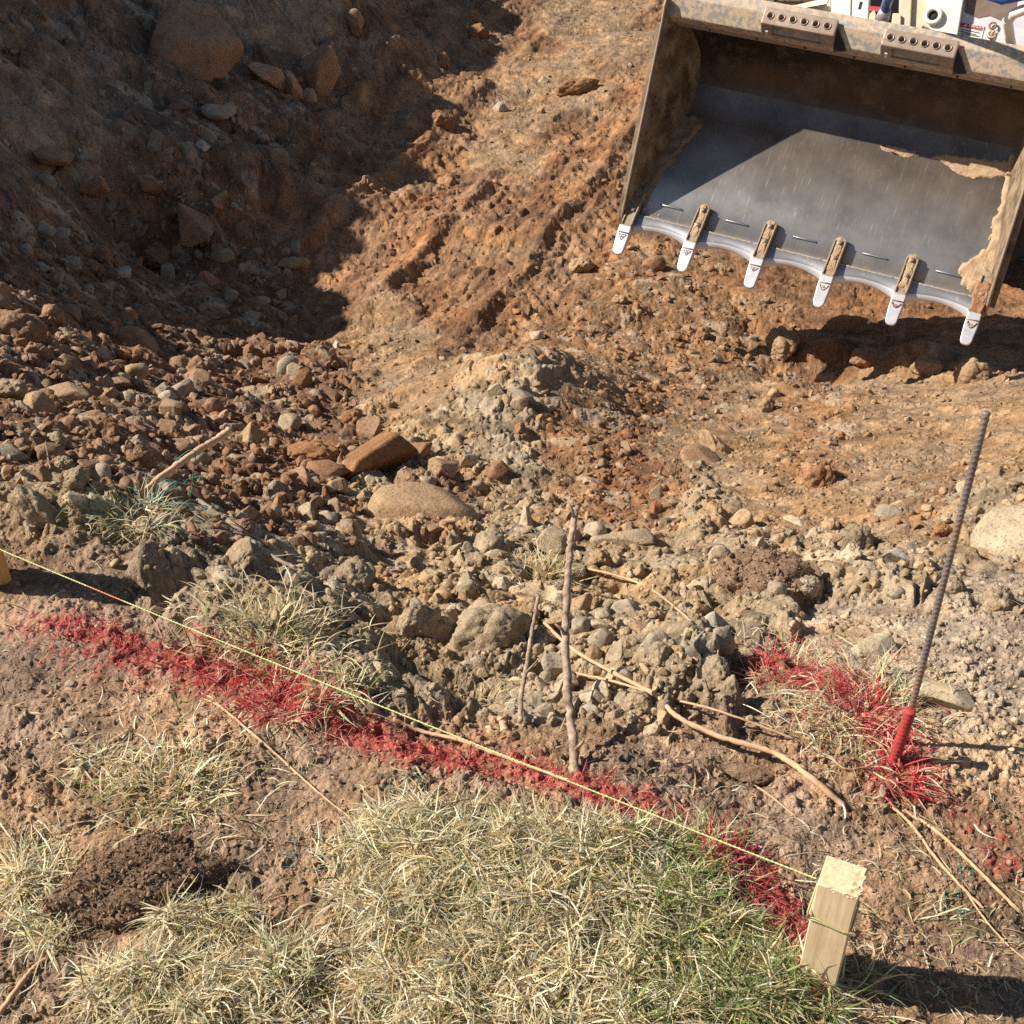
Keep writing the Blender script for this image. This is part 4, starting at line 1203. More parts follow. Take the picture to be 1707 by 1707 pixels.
mud('caked_dirt', [(1.20, .665), (1.27, .65), (1.33, .620), (1.42, .605), (1.50, .632), (1.56, .65), (1.56, .72), (1.40, .705), (1.26, .69)], flo, .006, 17)
mud('caked_dirt', [(-.02, .11), (.03, .12), (.045, .20), (.05, .30), (.085, .36), (.10, .45), (.15, .56), (.13, .62), (.0, .62)], flo, .020, 21, simple_mat('brown_mud', (.20, .14, .08), (.28, .20, .12), 50, .95, bstr=.7))
def shank_mud(x, y0, y1, w, seed):
    mud('packed_dirt', [(x - w, y0), (x + w, y0), (x + w, y1), (x + w * .5, y1 + .012), (x - w * .5, y1 + .012), (x - w, y1)], lambda a, c_, e: (a, c_, .035 + e), .008, seed)
for i in (1, 2, 3, 4): shank_mud(i * WB / 5, .0, .155, .020, 31 + i)
mud('packed_dirt', [(WB - .03, -.03), (WB + .03, -.03), (WB + .03, .12), (WB - .04, .12)], lambda a, c_, e: (a, c_, .036 + e), .014, 41, M_RUST)
b = MB()
for a, c_ in ((.032, .075), (.02, .035), (.10, .02)): b.tube([(a + .02, c_ + .06, .003), (a + .02, c_ + .06, .006)], .006 if a < .05 else .003, 10)
part(b, 'rivet', [M_TIP])

# ---- the machine behind the bucket (bucket frame, parented to the loader)
def lpart(mb, name, mats, **kw):
    o = mb.build(name, mats, None, **kw); return place(o)
NW = Vector((-.39, -.77, .5)).normalized(); MT = MBK.transposed()
TN = -(MT @ NW); E1 = MT @ Vector((.89, -.455, 0)).normalized(); E1 = (E1 - TN * E1.dot(TN)).normalized(); E2 = (-TN).cross(E1)
def pl3(px, py, yc):
    """point of the leaning front plane of the coupler under a photo pixel, in the bucket's frame"""
    o = MT @ (Vector((0, 0, HC)) - ABK); d = MT @ Vector(ray(px, py)); p0 = Vector((.8, yc, .45))
    t = (p0 - o).dot(TN) / d.dot(TN)
    return o + d * t
def outl(pix, yc):
    return [pl3(px, py, yc) for px, py in pix]
b = MB()                                                  # cream coupler frame: posts and plates rising behind the beam
b.poly(outl([(1385, -50), (1385, 44), (1416, 52), (1420, -50)], 1.00), TN * .05)
b.poly(outl([(1422, -50), (1420, 54), (1444, 60), (1452, -50)], .985), TN * .05)
cp = lpart(b, 'coupler_frame', [M_WHITE], bevel=.004)
b = MB(); b.poly(outl([(1500, -50), (1497, 70), (1516, 76), (1522, -50)], .97), TN * .07); lpart(b, 'coupler_post', [M_TAN], bevel=.004)
b = MB(); b.poly(outl([(1523, -50), (1517, 76), (1545, 84), (1552, 50), (1540, -50)], 1.03), TN * .03); lpart(b, 'coupler_web', [M_TAN], bevel=.003)
b = MB(); b.poly(outl([(1538, -50), (1552, 60), (1556, 84), (1590, 92), (1612, -40), (1614, -50)], .99), TN * .04)
plate = lpart(b, 'pivot_plate', [M_WHITE], bevel=.004)
def ring_at(px, py, yc, r, t, mb, n=28, dy=.03):
    q0 = pl3(px, py, yc)
    mb.tube([q0 + (E1 * cos(a) + E2 * sin(a)) * r - TN * dy * .3 for a in [2 * pi * q / n for q in range(n + 1)]], t, 8, cap=False)
    return q0
b = MB(); rq = ring_at(1556, 27, .985, .030, .010, b); ro = b.build('pivot_ring', [M_WHITE], plate)
b = MB(); b.tube([rq, rq - TN * .004], .027, 24); b.build('hole_shade_disc', [M_DARK], plate)  # solid black disc, painted-in shade of an open hole
b = MB(); b.poly(outl([(1612, -120), (1588, 96), (1707, 122), (1760, 130), (1780, -120)], 1.12), TN * .03); panel = lpart(b, 'recessed_panel', [simple_mat('shaded_cream_paint', (.50, .48, .50), (.62, .60, .60), 14, .5)])  # the grey-lilac tone puts the recess's shade into the cream paint
b = MB(); b.poly(outl([(1612, -20), (1608, 20), (1630, 30), (1650, 26), (1668, 34), (1690, 28), (1700, -20)], 1.113), TN * .004); b.build('mud_film', [simple_mat('brown_film', (.16, .11, .08), (.22, .16, .12), 30, .9)], panel)
b = MB(); b.poly(outl([(1600, 36), (1597, 58), (1636, 66), (1641, 44)], 1.112), TN * .006); lab = b.build('warning_label', [M_LBLW], panel)
b = MB(); b.poly(outl([(1602, 37), (1600, 44), (1637, 51.5), (1640, 44.5)], 1.109), TN * .002); b.build('label_header', [M_LBLR], panel)
def text(s, px, py, yc, size, mat, parent, name='lettering'):
    cu = bpy.data.curves.new(name, 'FONT'); cu.body = s; cu.size = size; cu.extrude = .0004
    o = bpy.data.objects.new(name, cu); COL.objects.link(o)
    dg = bpy.context.evaluated_depsgraph_get(); me = bpy.data.meshes.new_from_object(o.evaluated_get(dg)); bpy.data.objects.remove(o)
    me.materials.append(mat); q0 = pl3(px, py, yc)
    me.transform(Matrix.Translation(q0) @ Matrix((E1, E2, -TN)).transposed().to_4x4())
    return link(name, me, parent)
text('\u25B2 DANGER', 1606, 43.5, 1.104, .016, M_LBLW, panel)
b = MB()
for k in range(4): b.poly(outl([(1602, 48 + 3.2 * k), (1602, 49.4 + 3.2 * k), (1634 - 6 * (k % 2), 56 + 3.2 * k), (1634 - 6 * (k % 2), 54.6 + 3.2 * k)], 1.110), TN * .001)
b.build('label_print', [M_DARK], panel)
b = MB(); ring_at(1655, 44, 1.112, .013, .004, b); b.build('slot_rim', [M_RUST], panel)
def pxt(pts, yc):
    return [Vector((lp(a, c_, yc)[0], yc, lp(a, c_, yc)[1])) for a, c_ in pts]
def flatbar(pts, yc, name, mat, th=.016, dep=.03):
    b = MB(); P = pxt(pts, yc)
    up = Vector((0, 0, th))
    A = [b.bm.verts.new(p + up * .5) for p in P]; Bv = [b.bm.verts.new(p - up * .5) for p in P]
    C_ = [b.bm.verts.new(p + up * .5 + Vector((0, dep, 0))) for p in P]; D = [b.bm.verts.new(p - up * .5 + Vector((0, dep, 0))) for p in P]
    for i in range(len(P) - 1):
        for r1, r2 in ((A, Bv), (Bv, D), (D, C_), (C_, A)): b.bm.faces.new([r1[i], r1[i + 1], r2[i + 1], r2[i]])
    b.bm.faces.new([A[0], Bv[0], D[0], C_[0]]); b.bm.faces.new([A[-1], C_[-1], D[-1], Bv[-1]])
    return lpart(b, name, [mat], bevel=.003)
M_LEV = steel('lever_metal', (.42, .34, .27), (.56, .48, .40), .5, .3, dirt=(.4, .28, .18), dlo=.55, dhi=.65, sc=20, scratch=False)
l1 = flatbar([(1258, 17), (1275, 18), (1300, 21), (1325, 19), (1350, 13), (1378, 8)], .93, 'locking_lever', M_LEV)
l2 = flatbar([(1534, 53), (1552, 62), (1575, 71), (1600, 74), (1625, 80), (1655, 84)], .93, 'locking_lever', M_LEV)
def spring(pa, pb, yc, lever):
    b = MB(); A0, A1 = pxt([pa, pb], yc); n = 60
    ax = (A1 - A0); t1 = ax.orthogonal().normalized(); t2 = ax.normalized().cross(t1)
    b.tube([A0 + ax * (i / n) + (t1 * cos(i / n * 2 * pi * 5) + t2 * sin(i / n * 2 * pi * 5)) * .017 for i in range(n + 1)], .0055, 7)
    b.tube([A0 - ax * .12, A1 + ax * .12], .006, 8)
    b.build('spring', [M_LEV], lever)
spring((1264, 13), (1274, -12), .93, l1); spring((1646, 80), (1655, 55), .93, l2)
b = MB()
for px, py in ((1656, 83), (1668, 88)):
    x, z = lp(px, py, .92); b.tube([(x, .90, z), (x, .94, z)], .011, 12)
lpart(b, 'lever_bolt', [M_LEV])
b = MB(); b.poly(outl([(1246, -30), (1246, 15), (1268, 19), (1290, 18), (1290, -30)], .97), TN * .05); lpart(b, 'pivot_block', [simple_mat('dark_brown_paint', (.10, .075, .06), (.17, .13, .10), 14, .7)])
b = MB(); b.poly(outl([(1292, -60), (1292, 22), (1330, 34), (1384, 44), (1384, -60)], 1.10), TN * .03); lpart(b, 'rear_web', [M_TAN])
b = MB(); b.tube(pxt([(1300, -6), (1366, 3)], 1.02), .02, 12); lpart(b, 'cross_tube', [M_SHANK])
for (pa, pb) in ((1446, 1458), (1484, 1500)):
    b = MB(); b.poly(outl([(pa - 2, 60 + (pa - 1446) * .2), (pa + 4, 22), (pa + 12, 16 + (pa - 1446) * .15), (pb + 2, 24), (pb, 64 + (pa - 1446) * .2)], .93), TN * .03); lpart(b, 'cylinder_lug', [M_TAN], bevel=.003)
b = MB(); b.tube(pxt([(1467, 52), (1469, 40), (1472, 28), (1476, 18)], .95), [.012, .022, .028, .024], 16); rod = lpart(b, 'tilt_cylinder', [M_ROD], smooth=True)
b = MB(); b.tube(pxt([(1474, 19), (1483, -8), (1510, -120)], .96), .021, 18); b.build('cylinder_barrel', [M_BLUE], rod)
b = MB(); b.poly(outl([(1450, 10), (1450, 18), (1472, 20), (1474, 12)], .975), TN * .004); lpart(b, 'red_sticker', [M_LBLR])
b = MB(); q0 = pl3(1430, 37, .98); b.tube([q0 + TN * .01, q0 - TN * .02], .013, 6); b.tube([q0 + TN * .01, q0 - TN * .006], .019, 16); b.build('frame_bolt', [M_SHANK], cp)
b = MB(); q0 = pl3(1434, 9, .98); b.poly([q0 + E1 * p + E2 * q for p, q in ((-.006, -.016), (.006, -.016), (.006, .016), (-.006, .016))], TN * .006); b.build('slot_shade_plate', [M_DARK], cp)  # flat black plate painting the shade inside a slot
b = MB(); b.tube(pxt([(1690, 100), (1683, 60), (1679, 36), (1690, 22), (1720, 12)], .95), [.02, .02, .022, .022, .02], 12); lpart(b, 'hose_guard', [M_WHITE], smooth=True)
b = MB(); b.tube(pxt([(1640, -12), (1672, -1), (1710, -10)], .97), .022, 12); lpart(b, 'hydraulic_hose', [M_BLUE], smooth=True)

# ---- body of the loader, beyond the upper frame edge
LB = Matrix.Translation(Vector((.555, 5.725, -1.7))) @ Matrix.Rotation(YAW, 4, 'Z')
def bpart(mb, name, mats, **kw):
    o = mb.build(name, mats, None, **kw); o.parent = loader; o.matrix_local = RINV @ LB; return o
b = MB(); b.poly([(.32, 1.55, .30), (.32, 3.3, .30), (.32, 3.45, .9), (.32, 3.35, 1.35), (.32, 2.2, 1.15), (.32, 1.55, .75)], (1.0, 0, 0)); bpart(b, 'body', [M_WHITE], bevel=.03)
b = MB(); b.poly([(.40, 2.0, .95), (.40, 1.95, 1.0), (.40, 2.0, 1.85), (.40, 2.75, 1.87), (.40, 2.85, 1.2)], (.84, 0, 0)); cab = bpart(b, 'cab', [M_WHITE], bevel=.03)
b = MB(); b.box((.47, 1.94, 1.10), (1.17, 1.97, 1.75)); b.build('windscreen', [M_GLASS], cab)
for xs in (.10, 1.27):
    b = MB(); b.poly([(xs, 1.45, .35), (xs, 1.40, .55), (xs, 2.0, 1.02), (xs, 2.6, 1.30), (xs, 3.3, 1.30), (xs, 3.3, 1.08), (xs, 2.6, 1.08), (xs, 2.1, .82)], (.13, 0, 0)); bpart(b, 'lift_arm', [M_WHITE], bevel=.015)
for xs in (.02, 1.33):
    for yc in (1.85, 2.95):
        b = MB(); n = 40
        prf = [(0, .16), (0, .36), (.03, .41), (.10, .425), (.19, .425), (.26, .41), (.29, .36), (.29, .16)]
        rings = [[b.bm.verts.new((xs + px_, yc + rr * cos(2 * pi * k / n), .425 + rr * (1 + (.03 if (k % 2 and rr > .4) else 0)) * sin(2 * pi * k / n))) for k in range(n)] for px_, rr in prf]
        for r1, r2 in zip(rings[:-1], rings[1:]):
            for k in range(n): b.bm.faces.new([r1[k], r1[(k + 1) % n], r2[(k + 1) % n], r2[k]])
        wh = bpart(b, 'wheel', [M_RUBBER])
        b = MB(); b.tube([(xs + .03, yc, .425), (xs + .26, yc, .425)], .17, 24); b.build('rim', [M_WHITE], wh)

# ------------------------------------------------------------------ stakes, string, rebar
def wood(name, c1, c2, c3):
    m, n, bs, ns, ln = nmat(name)
    tc = ns.new('ShaderNodeTexCoord'); mp = ns.new('ShaderNodeMapping'); mp.inputs['Scale'].default_value = (1, 1, .06)
    ln.new(tc.outputs['Object'], mp.inputs[0])
    t = noise(ns, ln, 160, 8, .6, mp.outputs[0]); r = ramp(ns, ln, t.outputs[0], [(.3, c1), (.55, c2), (.75, c3)])
    t2 = noise(ns, ln, 14, 5, .6, tc.outputs['Object']); r2 = ramp(ns, ln, t2.outputs[0], [(.25, (.86, .80, .70)), (.6, (1.05, 1.04, 1.02))])
    ln.new(mixc(ns, ln, 'MULTIPLY', 1, r.outputs[0], r2.outputs[0]), bs.inputs['Base Color'])
    bs.inputs['Roughness'].default_value = .75; bs.inputs['Specular IOR Level'].default_value = .2
    ln.new(bump(ns, ln, t.outputs[0], .35, .0008), bs.inputs['Normal']); return m
M_PINE = wood('pine', (.58, .42, .24), (.74, .58, .38), (.80, .66, .46))
M_PINE2 = wood('orange_pine', (.50, .27, .09), (.62, .36, .14), (.68, .42, .18))
M_FIBRE = simple_mat('wood_fibre', (.76, .62, .42), (.84, .72, .52), 40, .7, bstr=0)

def stake(px, py, h, w, yaw, mat, label, rough_top=True, lean=(0, 0)):
    P = np.array([px, py, float(ground(px, py))]) if abs(px) < 3 else hit(px, py)[0][0]
    root = empty('wooden_stake', P - np.array([0, 0, .01])); tag(root, label, 'stake'); root.rotation_euler = (lean[0], lean[1], radians(yaw))
    bm = bmesh.new(); bmesh.ops.create_cube(bm, size=1)
    bmesh.ops.subdivide_edges(bm, edges=bm.edges, cuts=9, use_grid_fill=True)
    for v in bm.verts:
        v.co.x *= w; v.co.y *= w; v.co.z = (v.co.z + .5) * (h + .08) - .08
        if v.co.z > h - .0005: v.co.z += .0003 * random.uniform(-1, 1) 
        if v.co.z < 0: k = 1 + v.co.z * 3; v.co.x *= k; v.co.y *= k
        if v.co.z > h - .01 and v.co.x > w * .35: v.co.x += random.uniform(-.0015, .003); v.co.z += random.uniform(-.002, .0015)
    bmesh.ops.bevel(bm, geom=[e for e in bm.edges if len(e.link_faces) == 2 and e.calc_face_angle(0) > 1.2], offset=.0012, segments=1, affect='EDGES')
    me = bpy.data.meshes.new('post'); bm.to_mesh(me); bm.free(); me.materials.append(mat)
    link('post', me, root)
    if rough_top:
        b = MB()
        for k in range(45):
            e = random.random()
            x = w * .5 if e < .7 else random.uniform(-.1, .5) * w; y = random.uniform(-.5, .5) * w if e < .7 else (w * .5 if random.random() < .4 else -w * .5)
            p = Vector((x + .0003, y, h - random.uniform(0, .006))); d = Vector((random.uniform(.1, 1), random.uniform(-.5, .5), random.uniform(-.3, .9))) * random.uniform(.0015, .0055)
            b.tube([p - d * .3, p + d * .5, p + d + Vector((0, 0, random.uniform(-.001, .001)))], [.0006, .0005, .0002], 4)
        b.build('splinters', [M_FIBRE], root)
    return root, P
st1, P1 = stake(.374, .938, .196, .0455, -25, M_PINE, 'square pale pine stake with a sawn splintered top at the end of the red line')
st2, P2 = stake(-9, 964, .20, .045, 35, M_PINE2, 'orange toned stake at the left frame edge holding the string', rough_top=False)

M_STRING = simple_mat('mason_line', (.46, .50, .16), (.64, .65, .32), 220, .6, bstr=.3)
SA = at_Z(-40, 897, math.hypot(1, 0) * 2.22); 
zs = .16
def on_vertical(P, z): return np.array([P[0], P[1], z])
B1 = at_z(1361, 1465, P1[2] + .172); A1 = at_z(-12, 911, P2[2] + .13)
def twist(name, pts, r, mat, n=14, parent=None, sag=0):
    pts = [Vector(p) for p in pts]; b = MB()
    for ph in (0, pi):
        q = []
        for i, p in enumerate(pts):
            d = (pts[min(i + 1, len(pts) - 1)] - pts[max(i - 1, 0)]).normalized(); up = Vector((0, 0, 1)); up = (up - d * up.dot(d)).normalized(); sd = d.cross(up)
            a = ph + i * 1.05
            q.append(p + (up * cos(a) + sd * sin(a)) * r * .5)
        b.tube(q, r * .62, 6)
    return b
n = 700
pts = [Vector(A1).lerp(Vector(B1), i / n) - Vector((0, 0, .006 * 4 * (i / n) * (1 - i / n))) for i in range(n + 1)]
i0, i1 = int(n * .150), int(n * .215)
b = twist('s', pts, .00100, None)
root = b.build('string_line', [M_STRING, simple_mat('red_tinted_line', (.70, .13, .07), (.75, .30, .15), 200, .6)])
for p in root.data.polygons:
    cx = root.data.vertices[p.vertices[0]].co; f = (cx - Vector(A1)).length / (Vector(B1) - Vector(A1)).length
    if .150 < f < .205: p.material_index = 1
tag(root, 'taut fluorescent yellow string stretched between the two stakes', 'string')
# the turns of string around the stake
b = MB(); w2 = .0455 / 2 + .0016
def loop_pts(z, tilt):
    r = []
    for k in range(4):
        cs = [(-w2, -w2), (w2, -w2), (w2, w2), (-w2, w2)]
        a, c_ = cs[k], cs[(k + 1) % 4]
        for t in range(6):
            x = a[0] + (c_[0] - a[0]) * t / 6; y = a[1] + (c_[1] - a[1]) * t / 6; r.append((x, y, z + tilt * x + .001 * sin(k * 3 + t)))
    return r + [r[0]]
for z, tl in ((.136, -.12), (.134, -.02)): b.tube(loop_pts(z, tl), .0011, 6)
b.tube([(-w2, -w2, .136), (-w2 - .002, -w2 - .001, .146), (-w2 - .001, -w2 + .008, .160), (-w2, .004, .170)], .0013, 6)
o = b.build('string_knot', [simple_mat('soiled_line', (.34, .31, .14), (.52, .50, .24), 200, .8)]); tag(o, 'loops of yellow string knotted around the pale stake', 'string')
o.location = st1.location; o.rotation_euler = st1.rotation_euler
b = MB(); o_ = P2
pn = at_Z(8, 937, 2.18); b.tube([(pn[0] - .03, pn[1], pn[2]), (pn[0] - .004, pn[1] - .004, pn[2] + .002), (pn[0], pn[1] - .004, pn[2] + .001)], [.0022, .0022, .0035], 8)
o = b.build('nail', [M_BOLT]); tag(o, 'bent steel nail sticking out of the orange toned stake', 'nail')

def rebar(name, base, top, r, mat, label, group=None, ribh=.13):
    base = Vector(base); top = Vector(top); L = (top - base).length; ns_ = int(L / .0011); n = 20
    d = (top - base).normalized(); up = d.orthogonal().normalized(); sd = d.cross(up)
    V = []
    for i in range(ns_ + 1):
        s = L * i / ns_
        for k in range(n):
            a = 2 * pi * k / n
            ph = ((s + .0035 * sin(a)) / .0080) % 1.0
            rib = max(0, 1 - abs(ph - .5) / .20)
            lon = max(0, 1 - abs(((a + .2) % pi) - .0) / .22)
            rr = r * (1 + ribh * min(1, rib * 1.6) + .12 * lon) * (1 - (.10 if i == ns_ else 0))
            V.append(base + d * s + (up * cos(a) + sd * sin(a)) * rr)
    V.append(top); Fq = []
    for i in range(ns_):
        for k in range(n):
            Fq.append((i * n + k, i * n + (k + 1) % n, (i + 1) * n + (k + 1) % n, (i + 1) * n + k))
    for k in range(0, n, 2): Fq.append((ns_ * n + k, ns_ * n + k + 1, ns_ * n + (k + 2) % n, len(V) - 1))
    me = mesh_np(name, [tuple(v) for v in V], Fq, None, True, mat)
    o = link(name, me); tag(o, label, 'rebar', group); return o
m_, n_, bs_, ns__, ln_ = nmat('rebar_steel')
tc_ = ns__.new('ShaderNodeTexCoord'); t_ = noise(ns__, ln_, 16, 8, .7, tc_.outputs['Object'])
r_ = ramp(ns__, ln_, t_.outputs[0], [(.35, (.17, .155, .15)), (.52, (.27, .22, .19)), (.62, (.34, .19, .11))])
ln_.new(r_.outputs[0], bs_.inputs['Base Color']); bs_.inputs['Roughness'].default_value = .5; bs_.inputs['Metallic'].default_value = .45
pb = hit(1504, 1242)[0][0]; pt = at_Z(1645, 687, .0) 
# the top lies on the view ray of its pixel, straight above the foot
d_ = ray(1645, 687); kk = pb[1] * 1.02 / d_[1]; pt = np.array([0, 0, HC]) + d_ * kk
pb2 = pb - (pt - pb) * .12
rebar('long_rebar', pb2, pt, .0046, m_, 'tall ribbed steel rebar rising out of the red sprayed grass')
M_REDP = simple_mat('red_spray', (.24, .05, .04), (.52, .045, .045), 90, .65, bstr=.6)
q0 = hit(1490, 1268)[0][0]; d_ = ray(1518, 1184); kk = (q0[1] * 1.0) / d_[1]; q1 = np.array([0, 0, HC]) + d_ * kk
rebar('short_rebar', q0 - (q1 - q0) * .4, q1, .0080, M_REDP, 'short red painted rebar stub in front of the tall rebar', ribh=.05)

# ------------------------------------------------------------------ sticks and roots
def spline(P, m=10):
    P = [Vector(p) for p in P]; out = []
    for i in range(len(P) - 1):
        p0 = P[max(0, i - 1)]; p1 = P[i]; p2 = P[i + 1]; p3 = P[min(len(P) - 1, i + 2)]
        for k in range(m):
            t = k / m
            out.append(.5 * ((2 * p1) + (p2 - p0) * t + (2 * p0 - 5 * p1 + 4 * p2 - p3) * t * t + (3 * p1 - p0 - 3 * p2 + p3) * t ** 3))
    out.append(P[-1]); return out

def stick(name, pix, r0, r1, mat, label, hh=.004, cat='root', Zs=None, knots=0.12, branches=(), group=None):
    P = []
    for i, (px, py) in enumerate(pix):
        if Zs: P.append(at_Z(px, py, Zs[0] + (Zs[1] - Zs[0]) * i / (len(pix) - 1)))
        else:
            h_, t_ = hit(px, py); d = ray(px, py)
            P.append(h_[0] - d / np.linalg.norm(d) * (hh if 0 < i < len(pix) - 1 else hh * .3))
    P = spline(P, 12); n = len(P)
    P = [p + Vector((random.gauss(0, 1), random.gauss(0, 1), random.gauss(0, .5))) * r0 * .12 for p in P]
    R = [(r0 + (r1 - r0) * i / (n - 1)) * (1 + knots * sin(i * .9) * sin(i * .31 + 1) + random.uniform(-.07, .07)) for i in range(n)]
    R[0] *= .6; R[-1] *= .35
    b = MB(); b.tube(P, R, 9)
    for f, dx, dz, ln_b in branches:
        i = int(f * (n - 1)); p = P[i]; q = p + Vector((dx, 0, dz)).normalized() * ln_b
        b.tube([p, p.lerp(q, .5) + Vector((.002, 0, .002)), q], [R[i] * .55, R[i] * .4, R[i] * .15], 6)
    o = b.build(name, [mat]); tag(o, label, cat, group); return o
stick('upright_stick', [(958, 1292), (955, 1230), (946, 1150), (943, 1060), (947, 960), (952, 900), (962, 842)], .0072, .0050, M_BARK, 'tall upright stick with peeling bark standing in the trench', cat='stick', Zs=(1.80, 2.02), branches=((.12, .6, 1, .03), (.93, -.3, 1, .035), (.50, -.6, .9, .03)))
stick('upright_stick', [(868, 1205), (868, 1165), (878, 1110), (886, 1060), (898, 994)], .0042, .0032, M_BARK, 'thin short stick standing left of the tall upright one', cat='stick', Zs=(1.92, 2.02), branches=((.45, .8, 1.2, .05),))
stick('dry_root', [(903, 1034), (955, 1082), (1035, 1128), (1095, 1160), (1130, 1195), (1200, 1228), (1290, 1255), (1350, 1295), (1408, 1345)], .0030, .0048, M_WOOD_ROOT, 'longest pale root snaking from the trench across the lawn soil', hh=.035)
stick('dry_root', [(958, 1122), (1030, 1138), (1100, 1160), (1200, 1186), (1325, 1232)], .0022, .0018, M_WOOD_ROOT, 'thin straight root running above the longest pale root', hh=.03)
stick('dry_root', [(968, 946), (1010, 955), (1055, 968), (1095, 988), (1152, 1035)], .0034, .0022, M_WOOD_ROOT, 'pale curved root in the rubble right of the tall stick', hh=.03)
stick('peeled_stick', [(232, 828), (262, 800), (300, 772), (335, 748), (358, 735), (384, 716)], .0060, .0085, M_WOOD_PINK, 'smooth peeled stick leaning over the left rubble slope', cat='stick', Zs=(2.52, 2.72), knots=.1)
stick('grey_branch', [(328, 832), (380, 868), (425, 900), (455, 928), (492, 946)], .0050, .0035, M_WOOD_GREY, 'dark grey branch lying in the clods right of the peeled stick', cat='branch', hh=.01, branches=((.75, 1, .1, .06),))
stick('dry_root', [(655, 1198), (700, 1218), (760, 1232), (830, 1258), (890, 1280), (950, 1302)], .0030, .0024, M_WOOD_ROOT, 'pale root running just under the string', hh=.010)
stick('dry_root', [(358, 1170), (420, 1222), (480, 1275), (530, 1320), (590, 1368)], .0022, .0012, M_WOOD_ROOT, 'long thin root between the two straw tufts', hh=.006)
stick('dry_root', [(1484, 1342), (1520, 1375), (1560, 1430), (1600, 1475), (1640, 1515)], .0024, .0018, M_WOOD_ROOT, 'nearer one of the two parallel roots below the rebar', hh=.006)
stick('dry_root', [(1505, 1350), (1560, 1385), (1610, 1430), (1655, 1475), (1702, 1522)], .0026, .0024, M_WOOD_ROOT, 'farther one of the two parallel roots below the rebar', hh=.006)
stick('dry_root', [(-5, 1695), (35, 1640), (60, 1610), (98, 1586)], .0040, .0022, M_WOOD_ROOT, 'reddish root in the lower left corner', hh=.006)
stick('hanging_root', [(412, -5), (425, 25), (436, 66)], .004, .002, M_WOOD_ROOT, 'pale root hanging at the top of the shaded bank', hh=.02)
stick('hanging_root', [(450, -5), (480, 28), (516, 74)], .004, .002, M_WOOD_ROOT, 'second pale root hanging right of the first one', hh=.02)
stick('twig', [(84, 782), (80, 762), (76, 735)], .002, .0012, M_WOOD_GREY, 'small dry twig standing on the lawn edge', cat='twig', Zs=(2.52, 2.55), branches=((.5, -1, 1, .03),))
stick('dry_root', [(1348, 1262), (1380, 1262), (1412, 1282), (1452, 1276)], .0020, .0012, M_WOOD_ROOT, 'short bent root between the two red sprayed patches', hh=.006)
stick('dry_root', [(1244, 1304), (1275, 1320), (1328, 1362)], .0016, .001, M_WOOD_ROOT, 'short thin root under the low brown clod ridge', hh=.006)
stick('dry_root', [(1600, 1470), (1640, 1530), (1680, 1575), (1710, 1600)], .0014, .001, M_WOOD_ROOT, 'fine root bending down beyond the two parallel ones', hh=.005)
stick('wood_stub', [(846, 1244), (841, 1218), (837, 1196)], .006, .006, M_WOOD_PINK, 'broken pale wood stub poking out behind the string', cat='stub', Zs=(1.90, 1.92))
stick('wood_stub', [(826, 1240), (820, 1226), (815, 1212)], .006, .005, M_WOOD_ROOT, 'orange brown stub leaning beside the pale one', cat='stub', Zs=(1.90, 1.92))
stick('twig', [(1442, 1160), (1470, 1120), (1512, 1070)], .0016, .0010, M_WOOD_ROOT, 'dry stalk sticking out behind the red grass', cat='twig', Zs=(2.0, 2.04))
# ------------------------------------------------------------------ grass, straw, roots
STRAW = np.array([[.74, .61, .36], [.82, .73, .49], [.68, .53, .29], [.85, .79, .60], [.54, .39, .19]])
SAGE = np.array([[.52, .52, .31], [.62, .61, .40], [.42, .42, .21]])
GREEN = np.array([[.17, .23, .06], [.25, .31, .09], [.32, .35, .13]])
REDS = np.array([[.56, .05, .055], [.44, .035, .042], [.68, .15, .14], [.74, .36, .30]])
ROOTC = np.array([[.22, .13, .075], [.30, .19, .11], [.16, .10, .06]])
NET = np.array([[.02, .26, .19], [.03, .33, .25]])

def pick(pal, n): return pal[rng.integers(len(pal), size=n)] * rng.uniform(.82, 1.15, (n, 1))

